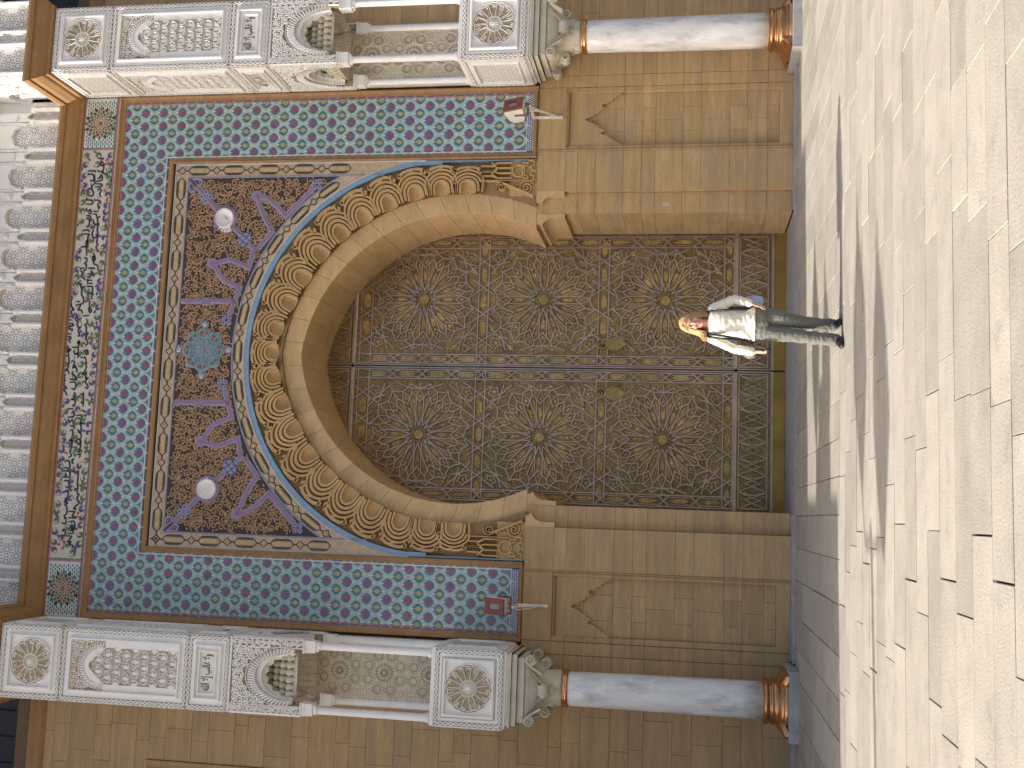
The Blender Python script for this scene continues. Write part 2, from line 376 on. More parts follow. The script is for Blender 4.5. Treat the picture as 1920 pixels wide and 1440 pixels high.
    im = MB(); im.box(*sorted((s_*2.34, s_*2.62)), 0.125, 0.3, 3.60, 4.06); obj('impost_back', im, 'stone', PW)
    # outer frame piece under the tiles
    blk(3.30, 4.41, 4.06, 4.075, -0.19, -0.02, PW, T=Tm)
    for a, b in zip(ZS+[4.06], ZS[1:]+[4.06]):
        if b > a: blk(4.409, 4.6, a, b, -0.19, 0.0, PW, T=Tm)

# arch ring: smooth voussoirs with face and soffit
pe = arch_end(RF, 4.056); NV = 27
for k in range(NV):
    a0 = -pe+2*pe*k/NV; a1 = -pe+2*pe*(k+1)/NV; vo = MB(); n = 5; P = []
    gp = 0.0009
    for j in range(n+1):
        ph = a0+gp+(a1-a0-2*gp)*j/n
        f = arch_pt(RF, ph); e = arch_end(RL, 4.056)/pe; q = arch_pt(RL, ph*e)
        q = (f[0]+(q[0]-f[0])*1.06, f[1]+(q[1]-f[1])*1.06)
        P += [(q[0], 0.118, q[1]), (f[0]+(q[0]-f[0])*0.02, 0.12, f[1]+(q[1]-f[1])*0.02), (f[0], 0.128, f[1]), (f[0], 1.462, f[1]), (q[0], 1.462, q[1])]
    F = []
    for j in range(n):
        for c in range(4): F.append((j*5+c, (j+1)*5+c, (j+1)*5+c+1, j*5+c+1))
    F += [(0, 1, 2, 3, 4), tuple(n*5+c for c in (4, 3, 2, 1, 0))]
    vo.add(P, F); obj('voussoir', vo, 'arch_stone', PW)

# lobed, interlaced stone band
LB = MB(); n = 60
inner = [arch_pt(RL, -arch_end(RL)+2*arch_end(RL)*k/n) for k in range(n+1)]
def out_pt(p):                                             # the band's outer limit: a circle, then straight down
    if p[1] < 5.2: return (math.copysign(3.225, p[0]), p[1])
    a = math.atan2(p[0], p[1]-5.2); r = 3.5
    for _ in range(30):
        q = (r*math.sin(a), 5.2+r*math.cos(a))
        d = math.hypot(q[0], q[1]-5.6)-3.16
        r -= d*0.9
    return (max(-3.225, min(3.225, r*math.sin(a))), 5.2+r*math.cos(a))
outer_ = [out_pt(p) for p in inner]
P = []
for a, b in zip(inner, outer_): P += [(a[0], 0.117, a[1]), (a[0], 0.068, a[1]), (b[0], 0.068, b[1])]
LB.add(P, [(3*k+c, 3*k+3+c, 3*k+4+c, 3*k+1+c) for k in range(n) for c in (0, 1)])
band = obj('lobed_band', LB, 'groove_shade', PW)
CEN = [(-0.405, 8.323), (-0.841, 8.125), (-1.256, 7.904), (-1.657, 7.626), (-2.0, 7.292), (-2.279, 6.919), (-2.502, 6.51), (-2.672, 6.063), (-2.75, 5.626), (-2.77, 5.19)]
CEN = [(-u, v) for u, v in reversed(CEN)]+[(0.0, 8.375)]+CEN
for i, (cu, cv_) in enumerate(CEN):
    p0 = CEN[max(0, i-1)]; p1 = CEN[min(len(CEN)-1, i+1)]
    tx, tz = p0[0]-p1[0], p0[1]-p1[1]; l = math.hypot(tx, tz); tx, tz = tx/l, tz/l; nx, nz = -tz, tx
    if nx*cu+nz*(cv_-ZC) < 0: nx, nz = -nx, -nz
    # project to the band's inner edge
    T = lambda u, v, w, cu=cu, cv_=cv_, tx=tx, tz=tz, nx=nx, nz=nz: (cu+tx*u+nx*v, -w, cv_+tz*u+nz*v)
    q = (cu, cv_); k = 0.0
    while math.hypot(cu+nx*k, cv_+nz*k-5.6) < 3.135 and abs(cu+nx*k) < 3.19 and k < 0.6: k += 0.005
    sv = k/0.385
    T = lambda u, v, w, cu=cu, cv_=cv_, tx=tx, tz=tz, nx=nx, nz=nz, sv=sv: (cu+tx*u+nx*(v*sv if v > 0 else v), -w, cv_+tz*u+nz*(v*sv if v > 0 else v))
    un = MB(); lo = -0.115
    un.strap([(-0.125, lo)]+arc(0, 0, 0.125, math.pi, 0, 10)+[(0.125, lo)], 0.042, -0.068, 0.022, T=T, flat=0.8)
    un.strap([(-0.178, lo+0.02)]+arc(0, 0.005, 0.178, math.pi*0.97, math.pi*0.03, 10)+[(0.178, lo+0.02)], 0.046, -0.068, 0.03, T=T, flat=0.8)
    un.strap(arc(0, 0.01, 0.232, math.pi*0.93, math.pi*0.07, 10), 0.046, -0.068, 0.026, T=T, flat=0.8)
    un.strap([(-0.235, lo)]+arc(0, 0.02, 0.285, math.pi*0.88, math.pi*0.30, 7)+[(0.21, 0.34)], 0.046, -0.068, 0.034, T=T)
    un.strap([(0.235, lo)]+arc(0, 0.02, 0.285, math.pi*0.12, math.pi*0.70, 7)+[(-0.21, 0.34)], 0.046, -0.068, 0.030, T=T)
    un.poly([(0.215, 0.20), (0.275, 0.265), (0.215, 0.33), (0.155, 0.265)], -0.068, 0.03, T=T, bev=0.01)
    un.poly(circ(0.215, 0.265, 0.012, 6), 0.03, 0.0305, T=T, mi=1)
    hi = 0.36
    un.strap([(-0.23, hi-0.07), (-0.12, hi-0.012), (0, hi+0.0), (0.12, hi-0.012), (0.23, hi-0.07)], 0.066, -0.068, 0.03, T=T)
    un.strap([(-0.06, 0.29), (0.06, 0.35)], 0.044, -0.068, 0.036, T=T)
    # hollow niche
    N = []; rr = [0.115, 0.10, 0.07, 0.03, 0.001]; dp = [0.018, -0.03, -0.055, -0.064, -0.066]
    ns = MB(); k8 = 12
    prof = [(u, v) for u, v in [(-1, -1.0)]+arc(0, 0, 1, math.pi, 0, 10)+[(1, -1.0)]]
    rings = [[T(u*r_, v*r_ if v > -0.5 else lo+0.01, d_) for u, v in prof] for r_, d_ in zip(rr, dp)]
    q = len(prof)
    ns.add([p for r_ in rings for p in r_], [(a*q+b, a*q+b+1, (a+1)*q+b+1, (a+1)*q+b) for a in range(4) for b in range(q-1)])
    o = obj('lobe_arch', un, ['carved', 'mortar'], band)
    o2 = obj('lobe_niche', ns, 'carved', band, True)
for s_ in (-1, 1):                                         # knotwork ends of the band over the imposts
    T = (lambda u, v, w: (u, -w, v)) if s_ > 0 else (lambda u, v, w: (-u, -w, v))
    e = MB(); wd = 0.034
    e.poly([(2.62, 4.062), (3.2, 4.062), (3.2, 4.50), (2.62, 4.50)], -0.068, -0.02, T=T)
    for u in (2.90, 2.985, 3.07, 3.155):
        e.strap([(u, 4.46), (u, 4.70), (u+(0.04 if u < 3.05 else -0.05), 4.78), (u+(0.04 if u < 3.05 else -0.05), 4.98)], wd, -0.068, 0.03, T=T)
    e.strap([(2.90, 4.70), (2.97, 4.80), (3.06, 4.70), (3.155, 4.80)], wd, -0.068, 0.036, T=T)
    e.strap(circ(3.02, 4.36, 0.10, 16), wd, -0.01, 0.032, True, T=T)
    e.strap(circ(3.02, 4.22, 0.085, 16), wd, -0.01, 0.028, True, T=T)
    for u in (2.895, 3.145):
        e.strap(rect(u-0.045, u+0.045, 4.11, 4.20), 0.026, 0.0, 0.028, True, T=T)
        e.strap([(u, 4.20), (u, 4.28), (3.02, 4.30)], wd, 0.0, 0.03, T=T)
    e.strap([(3.02, 4.07), (3.02, 4.14)], wd, 0.0, 0.03, T=T)
    e.strap(spiral(2.735, 4.22, 0.125, -1.2, 2.2, 1, 34, 0.12), 0.030, -0.068, 0.04, T=T, flat=0.5)
    e.strap(spiral(2.76, 4.63, 0.085, 2.0, 1.8, -1, 24, 0.15), 0.024, -0.068, 0.036, T=T, flat=0.5)
    e.strap([(2.81, 4.60), (2.60, 4.10)], 0.05, -0.06, 0.05, T=T)
    e.strap([(2.865, 4.07), (2.865, 4.98)], 0.022, -0.068, 0.02, T=T)
    for k in range(5): e.poly(circ(2.80-0.012*k, 4.50-0.06*k, 0.022, 7), 0.0, 0.03, T=T, bev=0.008)
    obj('knotwork_end', e, 'carved', band)

# painted spandrel panel ------------------------------------------------------------------------------------------
PX, PZ = 3.225, 10.285
def ring_z(x_, r):                                          # height of the outer ring circle
    return 5.6+math.sqrt(max(0, r*r-x_*x_))
RB0, RB1 = 3.165, 3.245                                     # blue fillet
RS0, RS1 = 3.26, 3.46                                       # beige patterned ring
sp = MB(); n = 60
def panel(mb, u0, u1, rr, top, w, mi=0):
    for k in range(n):
        a = u0+(u1-u0)*k/n; b = u0+(u1-u0)*(k+1)/n
        za, zb = ring_z(a, rr), ring_z(b, rr)
        mb.add([FT(a, za, w), FT(b, zb, w), FT(b, top, w), FT(a, top, w)], [(0, 1, 2, 3)], mi)
panel(sp, -2.99, 2.99, RS1, 10.06, 0.004)
SP = obj('spandrel_panel', sp, 'p_dark', PW)
bl = MB()                                                   # blue fillet ring
for r_, w_, col in ((3.20, 0.02, 0),):
    pts = [(3.205*math.sin(a), 5.6+3.205*math.cos(a)) for a in [(-1.565+3.13*k/90) for k in range(91)]]
    pts = [(max(-3.185, min(3.185, p[0])), p[1]) for p in pts]
    bl.strap(pts, 0.078, -0.07, 0.006, mi=0, flat=0.98)
for s_ in (-1, 1): bl.strap([(3.205*s_, 5.9), (3.205*s_, 4.07)], 0.035, -0.07, 0.010)
obj('blue_fillet', bl, 'skyblue', PW)
bs = MB()                                                   # beige strip: rectangle sides, then along the ring
def cartouches(mb, path_fn, length, wd, T=FT, ph=0.0):
    """lozenge cartouches with scalloped double outline and quatrefoils between, along a path s -> (u,v,tu,tv)"""
    per = 0.62; nn = max(1, round(length/per)); per = length/nn
    def M(s, d):
        u, v, tu, tv = path_fn(s); return (u-tv*d, v+tu*d)
    for i in range(nn):
        s0 = i*per+0.115; s1 = (i+1)*per-0.115; h = wd*0.36
        pts = [M(s0, 0), M(s0+0.05, h*0.8)]+[M(s0+0.05+(s1-s0-0.1)*q/6, h) for q in range(1, 6)]+[M(s1-0.05, h*0.8), M(s1, 0), M(s1-0.05, -h*0.8)]+[M(s1-0.05-(s1-s0-0.1)*q/6, -h) for q in range(1, 6)]+[M(s0+0.05, -h*0.8)]
        mb.strap(pts, 0.013, 0.004, 0.012, True, T, 1, 0.8)
        k = 10
        for sg in (-1, 1):
            z = [M(s0+0.05+(s1-s0-0.1)*q/(2*k), sg*(h-(0.008 if q % 2 else 0.030))) for q in range(2*k+1)]
            mb.strap(z, 0.009, 0.004, 0.011, False, T, 1, 0.8)
        mb.strap([M(s0+0.06+(s1-s0-0.12)*q/6, 0) for q in range(7)], h*0.95, 0.004, 0.010, False, T, 2, 0.9)
        c = i*per; fl = [M(c+0.062*(0.62+0.38*abs(math.cos(2*t)))*math.cos(t), 0.062*(0.62+0.38*abs(math.cos(2*t)))*math.sin(t)) for t in [2*math.pi*q/20 for q in range(20)]]
        mb.strap(fl, 0.012, 0.004, 0.012, True, T, 1, 0.8)
        mb.poly([M(c+0.026*math.cos(t), 0.026*math.sin(t)) for t in [2*math.pi*q/8 for q in range(8)]], 0.004, 0.011, T, 2)
        for sg in (-1, 1):
            mb.strap([M(c+sg*0.07, 0), M(c+sg*0.115, 0)], 0.02, 0.004, 0.012, False, T, 1, 0.8)
for s_ in (-1, 1):
    a, b = sorted((2.99*s_, PX*s_))
    v0 = 6.4
    for k in range(8):
        a_ = a+(b-a)*k/8; b_ = a+(b-a)*(k+1)/8
        bs.add([FT(a_, ring_z(a_, 3.245), 0.004), FT(b_, ring_z(b_, 3.245), 0.004), FT(b_, PZ, 0.004), FT(a_, PZ, 0.004)], [(0, 1, 2, 3)])
bs.add([FT(-2.99, 10.06, 0.004), FT(2.99, 10.06, 0.004), FT(2.99, PZ, 0.004), FT(-2.99, PZ, 0.004)], [(0, 1, 2, 3)])
rp = [(r_*math.sin(a), 5.6+r_*math.cos(a)) for r_ in (3.24, RS1) for a in [(-1.18+2.36*k/70) for k in range(71)]]
F = []
for k in range(70): F.append((k, k+1, 71+k+1, 71+k))
bs.add([FT(max(-3.2, min(3.2, u)), v, 0.008) for u, v in rp], F)
bs2 = MB()
cartouches(bs2, lambda s: (-3.1+s, 10.17, 1, 0), 6.2, 0.21)
for s_ in (-1, 1):
    cartouches(bs2, lambda s, s_=s_: (3.11*s_, 10.17-s, 0, -1), 3.1, 0.21)
aL = 1.05*3.36
cartouches(bs2, lambda s: (3.36*math.sin(s/3.36-1.05), 5.6+3.36*math.cos(s/3.36-1.05), math.cos(s/3.36-1.05), -math.sin(s/3.36-1.05)), 2*aL, 0.19,
           T=lambda u, v, w: FT(u, v, w+0.005))
o = obj('border_strip', bs, 'beige_check', PW)
tag(obj('cartouche_outline', bs2, ['beige_check', 'ink', 'beige'], o), None, None, None, 'stuff')
fl = MB()                                                   # pale and grey fillets
for d, wd_, mi in ((0.0, 0.022, 0), (0.232, 0.03, 1)):
    u_ = PX-0.005-d; v_ = PZ-0.005-d
    fl.strap([(-u_, 6.6 if d else 5.9), (-u_, v_), (u_, v_), (u_, 6.6 if d else 5.9)], wd_, 0.002, 0.016, mi=mi)
for r_, mi in ((3.262, 1), (3.455, 1)):
    fl.strap([(r_*math.sin(a), 5.6+r_*math.cos(a)) for a in [(-1.2+2.4*k/70) for k in range(71)] if abs(r_*math.sin(a)) < 3.0+0.2*(r_ < 3.3)], 0.02 if r_ < 3.3 else 0.034, 0.006, 0.018, mi=mi if r_ > 3.3 else 0)
obj('fillet', fl, ['t_pale', 'p_grey'], PW)
# scrolling vines over the dark ground
def in_panel(u, v, mg=0.05):
    return abs(u) < 2.96-mg and v < 10.03-mg and math.hypot(u, v-5.6) > 3.485+mg
vn = MB(); cs = []
for _ in range(12000):
    u = rnd.uniform(-2.95, 2.95); v = rnd.uniform(7.2, 10.0)
    if in_panel(u, v, 0.06) and math.hypot(u, v-9.56) > 0.37 and all((u-a)**2+(v-b)**2 > 0.088**2 for a, b in cs): cs.append((u, v))
for u, v in cs:
    a = rnd.random()*6.28; sg = rnd.choice((-1, 1)); r_ = rnd.uniform(0.047, 0.060)
    s_ = spiral(u, v, r_, a, 1.25, sg, 13, 0.22)
    t = (s_[0][0]+math.cos(a+sg*-1.3)*0.065, s_[0][1]+math.sin(a+sg*-1.3)*0.065)
    vn.strap([t]+s_, 0.0255, 0.003, 0.016, mi=0, flat=0.55, scale=[0.5]+[1.0-0.3*k/13 for k in range(14)])
    for q in range(2):
        b = a+2.0+q*2.2; c = (u+math.cos(b)*r_*1.1, v+math.sin(b)*r_*1.1); d = b+0.9*sg
        vn.poly([c, (c[0]+0.035*math.cos(d+0.45), c[1]+0.035*math.sin(d+0.45)), (c[0]+0.062*math.cos(d), c[1]+0.062*math.sin(d)), (c[0]+0.03*math.cos(d-0.5), c[1]+0.03*math.sin(d-0.5))], 0.003, 0.013)
tag(obj('scrollwork', vn, 'p_tan', SP), None, None, None, 'stuff')
# blue and violet strapwork
sw = MB()
def strapw(pts, s_):
    q = [(u*s_, v) for u, v in pts]
    sw.strap(q, 0.098, 0.004, 0.020, mi=1, flat=0.85); sw.strap(q, 0.052, 0.018, 0.026, mi=0, flat=0.8); sw.strap(q, 0.014, 0.024, 0.030, mi=2, flat=0.7)
def flower(u, v, r_, s_, a0=0.0):
    for k in range(4):
        a = a0+math.pi/2*k+math.pi/4
        sw.poly(circ(u*s_+r_*0.62*math.cos(a), v+r_*0.62*math.sin(a), r_*0.48, 9), 0.004, 0.031, mi=3, bev=0.012)
        sw.poly(circ(u*s_+r_*0.66*math.cos(a), v+r_*0.66*math.sin(a), r_*0.16, 6), 0.031, 0.0315, mi=4)
for s_ in (-1, 1):
    strapw([(2.955, 10.01), (2.645, 9.70), (2.40, 9.46)], s_); strapw([(2.14, 9.20), (1.902, 8.958), (1.70, 8.75)], s_)
    strapw([(2.806, 7.78), (2.308, 8.27), (2.46, 8.42), (2.60, 8.58), (2.65, 8.78)], s_)
    strapw([(2.65, 8.78), (2.50, 8.735), (2.27, 8.635), (2.036, 8.487), (1.736, 8.73)], s_)
    strapw([(1.70, 8.80), (1.43, 8.86), (1.565, 9.20), (1.49, 9.50)], s_)
    strapw([(1.49, 9.50), (1.38, 9.42), (1.21, 9.29), (1.083, 8.997), (0.78, 9.10), (0.60, 9.16)], s_)
    strapw([(0.855, 10.02), (0.852, 9.05)], s_)
    for u, v in ((2.653, 8.79), (1.492, 9.50)):
        sw.poly(circ(u*s_, v, 0.095, 16), 0.004, 0.024, mi=1); sw.poly(circ(u*s_, v, 0.07, 16), 0.024, 0.030, mi=0)
        sw.poly(circ(u*s_, v, 0.035, 10), 0.030, 0.034, mi=2)
    flower(2.65, 9.70, 0.12, s_, 0.78); flower(0.54, 9.19, 0.10, s_); flower(0.856, 9.576, 0.085, s_); flower(2.84, 7.75, 0.10, s_)
    for a in (0.30, 1.27):                                  # heart at the corner
        c = (2.955-0.16*math.cos(a), 10.01-0.16*math.sin(a))
        sw.strap([(s_*p[0], p[1]) for p in [(2.955, 10.01)]+arc(c[0], c[1], 0.06, a+2.2+math.pi, a-2.2+math.pi, 8)+[(2.955, 10.01)]], 0.04, 0.004, 0.026, mi=3)
    for k in range(4):                                      # knot: woven square
        d = -0.09+0.06*k; e = 0.115
        for ax in (0, 1):
            a_, b_ = ((d, -e), (d, e)) if ax else ((-e, d), (e, d))
            rot = lambda p: (s_*(1.902+p[0]*0.99-p[1]*0.12), 8.958+p[0]*0.12+p[1]*0.99)
            sw.strap([rot(a_), rot(b_)], 0.042, 0.004, 0.030 if (k+ax) % 2 else 0.034, mi=3, flat=0.7)
obj('strapwork', sw, ['p_purple', 'p_grey', 'p_magenta', 'p_blue', 'p_dark'], SP)
# twelve-leaf painted rosette with small glass bosses
ro = MB(); cu, cv_ = 0.03, 9.57
ro.poly([(cu+(0.365+0.03*math.cos(8*t))*math.cos(t), cv_+(0.365+0.03*math.cos(8*t))*math.sin(t)) for t in [2*math.pi*k/64 for k in range(64)]], 0.003, 0.014, mi=0)
for k in range(8):
    a = math.pi/4*k
    P_ = lambda r_, d: (cu+r_*math.cos(a+d), cv_+r_*math.sin(a+d))
    ro.strap([P_(0.20, 0), P_(0.25, 0.30), P_(0.31, 0.30), P_(0.345, 0.0), P_(0.31, -0.30), P_(0.25, -0.30)], 0.022, 0.012, 0.030, True, mi=1)
    for d in (-0.14, 0.14): ro.poly(circ(*P_(0.285, d), 0.030, 8), 0.012, 0.032, mi=2, bev=0.01)
    ro.poly([P_(0.05, 0), P_(0.10, 0.20), P_(0.145, 0), P_(0.10, -0.20)], 0.012, 0.028, mi=1, bev=0.012)
    ro.poly([P_(0.155, 0.39), P_(0.185, 0.30), P_(0.215, 0.39), P_(0.185, 0.48)], 0.012, 0.026, mi=3)
    ro.strap([P_(0.15, 0), P_(0.185, 0.39), P_(0.15, 0.785)], 0.012, 0.012, 0.024, mi=1)
ro.poly(circ(cu, cv_, 0.035, 10), 0.012, 0.034, mi=3)
for k in range(4):
    a = math.pi/2*k; c = (cu+0.435*math.cos(a), cv_+0.435*math.sin(a))
    ro.poly(circ(*c, 0.075, 12), 0.003, 0.016, mi=0); ro.poly(circ(*c, 0.042, 10), 0.016, 0.030, mi=4, bev=0.01)
    for q in range(3): ro.strap(spiral(c[0], c[1], 0.03, q*2.1, 0.4, 1, 5, 0.3), 0.008, 0.028, 0.036, mi=0)
obj('painted_rosette', ro, ['p_grey', 'p_teal', 't_red', 'p_purple', 't_white'], SP)
for s_ in (-1, 1):                                          # white shell bosses
    sh = MB(); c = (2.27*s_, 9.333); r_ = 0.168; prof = [(1.0, 0.0), (1.0, 0.05), (0.93, 0.075), (0.86, 0.055), (0.45, 0.02), (0.0, 0.0)]
    nn = 40; P = []
    for k in range(nn):
        a = 2*math.pi*k/nn
        for q, (f, h) in enumerate(prof): P.append(FT(c[0]+r_*f*math.cos(a), c[1]+r_*f*math.sin(a), h+0.004))
    kk = len(prof)
    sh.add(P, [(k*kk+q, ((k+1) % nn)*kk+q, ((k+1) % nn)*kk+q+1, k*kk+q+1) for k in range(nn) for q in range(kk-1)])
    hx = (c[0]+0.07*s_*-1, c[1]-0.08)
    for k in range(9):
        a = R(18+18*k)+(0.5 if s_ > 0 else 0.4); l = 0.21-0.012*abs(k-4)
        e_ = (hx[0]+l*math.cos(a), hx[1]+l*math.sin(a))
        sh.sweep([hx, ((hx[0]+e_[0])/2, (hx[1]+e_[1])/2), e_], [(0.024, 0.008), (0.012, 0.034), (-0.012, 0.034), (-0.024, 0.008)], scale=[0.3, 0.8, 1.0])
    sh.poly(circ(hx[0], hx[1], 0.022, 8), 0.0, 0.05, bev=0.01)
    tag(obj('shell_boss', sh, 'white', SP, True), 'white carved shell boss')
    rg = MB(); rg.strap(circ(c[0], c[1], 0.195, 30), 0.05, 0.004, 0.03, True); obj('boss_ring', rg, 'p_purple', SP)

# ================================================================== tile border
tf = MB()
for u0, u1, v0, v1 in ((3.33, 4.33, 4.23, 11.275), (-4.33, -3.33, 4.23, 11.275), (-3.33, 3.33, 10.45, 11.275)):
    tf.add([FT(u0, v0, 0.004), FT(u1, v0, 0.004), FT(u1, v1, 0.004), FT(u0, v1, 0.004)], [(0, 1, 2, 3)])
TB = obj('tile_border', tf, 't_field', PW)
half = [(0, 0.168), (0.014, 0.128), (0.052, 0.098), (0.090, 0.072), (0.112, 0.036), (0.118, 0)]
half += [(u, -v) for u, v in reversed(half[:-1])]
og = half+[(-u, v) for u, v in reversed(half[1:-1])]
def motif(colour):
    mb = MB(); q = [(u*0.86, v*0.90) for u, v in og]
    mb.sweep(q, [(0.024, 0.005), (0.010, 0.015), (-0.022, 0.006)], True, mi=0)
    q2 = [(u*0.90, v*0.93) for u, v in og]
    mb.sweep(q2, [(0.0055, 0.0125), (-0.0055, 0.0145)], True, mi=1)
    mb.poly([(0, 0.128), (0.022, 0.105), (0.028, 0.06), (0.044, 0.03), (0.058, -0.012), (0.040, -0.05), (0.024, -0.072), (0.022, -0.11), (0, -0.128), (-0.022, -0.11), (-0.024, -0.072), (-0.040, -0.05), (-0.058, -0.012), (-0.044, 0.03), (-0.028, 0.06), (-0.022, 0.105)], 0.003, 0.007, mi=2)
    mb.poly([(0, 0.062), (0.016, 0.026), (0.040, 0.004), (0.031, -0.03), (0.014, -0.046), (0, -0.068), (-0.014, -0.046), (-0.031, -0.03), (-0.040, 0.004), (-0.016, 0.026)], 0.006, 0.012, mi=3)
    for v, h in ((0.090, 0.030), (-0.096, 0.020)):
        mb.poly([(0, v+h), (0.012, v), (0, v-h), (-0.012, v)], 0.006, 0.011, mi=4)
    for s_ in (-1, 1): mb.poly([(0.058*s_, 0.034), (0.088*s_, 0.004), (0.058*s_, -0.046), (0.066*s_, 0.0)], 0.004, 0.0135, mi=5)
    return mb, ['t_teal', 't_pale', 't_navy', colour, 't_white', 't_dkgreen']
mo = {}
for c in ('t_red', 't_green'):
    mb, ms = motif(c); mo[c] = mb.mesh('tile_motif', ms); mo[c+'mb'] = mb
spots = []
j = -36
for j in range(-36, 37):
    u = j*0.122
    for i in range(0, 22):
        v = 4.20+i*0.336+(0.168 if j % 2 else 0)
        ok = (3.33 < abs(u) < 4.335 and 4.27 < v < 11.30) or (abs(u) <= 3.40 and 10.46 < v < 11.30)
        if ok: spots.append((u, v, 't_green' if j % 2 else 't_red'))
vis = sorted(spots, key=lambda s: (s[0]+2.5)**2+(s[1]-1.5)**2)
for u, v, c in vis[:300]:
    link('tile_motif', mo[c], TB, (u+rnd.uniform(-0.003, 0.003), rnd.uniform(-0.001, 0.001), v+rnd.uniform(-0.003, 0.003)))
rest = MB(); order = ['t_teal', 't_pale', 't_navy', 't_white', 't_dkgreen', 't_red', 't_green']
for u, v, c in vis[300:]:
    src = mo[c+'mb']; remap = [0, 1, 2, 5 if c == 't_red' else 6, 3, 4]; o_ = len(rest.v)
    rest.v += [(x_+u, y_, z_+v) for x_, y_, z_ in src.v]; rest.f += [tuple(k+o_ for k in f) for f in src.f]; rest.m += [remap[m_] for m_ in src.m]
tag(obj('tile_motif_rest', rest, order, TB), None, None, None, 'stuff')
ck = MB()                                                   # chequered foot of the tile strips and edging lines
for s_ in (-1, 1):
    a, b = sorted((3.34*s_, 4.335*s_))
    ck.add([FT(a, 4.125, 0.006), FT(b, 4.125, 0.006), FT(b, 4.24, 0.006), FT(a, 4.24, 0.006)], [(0, 1, 2, 3)], 0)
    for r_ in range(3):
        for k in range(27):
            u = a+0.012+k*0.0365+(0.018 if r_ % 2 else 0); v = 4.135+r_*0.034
            if u+0.017 < b: ck.poly(rect(u, u+0.017, v, v+0.020), 0.005, 0.010, mi=1)
    ck.strap([(4.327*s_, 4.12), (4.327*s_, 11.27)], 0.024, 0.004, 0.014, mi=0)
    ck.strap([(4.300*s_, 4.24), (4.300*s_, 11.24)], 0.026, 0.004, 0.018, mi=2)
    ck.strap([(3.352*s_, 4.24), (3.352*s_, 10.45)], 0.022, 0.004, 0.018, mi=1)
    ck.strap([(3.322*s_, 4.12), (3.322*s_, 10.43)], 0.020, 0.004, 0.012, mi=0)
    ck.strap([(a+0.01, 4.245), (b-0.01, 4.245)], 0.016, 0.004, 0.018, mi=1)
ck.strap([(-4.32, 11.265), (4.32, 11.265)], 0.024, 0.004, 0.016, mi=2)
ck.strap([(-3.36, 10.465), (3.36, 10.465)], 0.020, 0.004, 0.018, mi=1)
ck.strap([(-3.33, 10.437), (3.33, 10.437)], 0.020, 0.004, 0.012, mi=0)
obj('tile_edging', ck, ['t_navy', 't_white', 'pinkline'], TB)
# brown stone mouldings round the tiles, jointed
fr = MB()
PR = [(0.052, -0.01), (0.052, 0.045), (0.030, 0.055), (0.010, 0.040), (-0.012, 0.026), (-0.050, 0.022), (-0.054, -0.01)]
fr.sweep([(-4.385, 4.065), (-4.385, 11.335), (4.385, 11.335), (4.385, 4.065)], [(a, b) for a, b in PR])
obj('frame_moulding', fr, 'frame', PW)
fr = MB(); fr.sweep([(-3.278, 4.07), (-3.278, 10.368), (3.278, 10.368), (3.278, 4.07)], [(-a*0.9, b) for a, b in reversed(PR)])
obj('frame_moulding', fr, 'frame', PW)
fr = MB()
for s_ in (-1, 1): fr.sweep([(3.23*s_, 4.10), (4.43*s_, 4.10)], [(0.026, -0.01), (0.026, 0.03), (-0.01, 0.04), (-0.03, 0.0)])
obj('frame_moulding', fr, 'frame', PW)
jn = MB()
for s_ in (-1, 1):
    for k in range(7):
        v = 4.9+k*0.97+0.1*s_
        jn.add([FT(s_*4.335, v, 0.056), FT(s_*4.44, v, 0.056), FT(s_*4.44, v+0.005, 0.056), FT(s_*4.335, v+0.005, 0.056)], [(0, 1, 2, 3)])
obj('frame_joint', jn, 'mortar', PW)

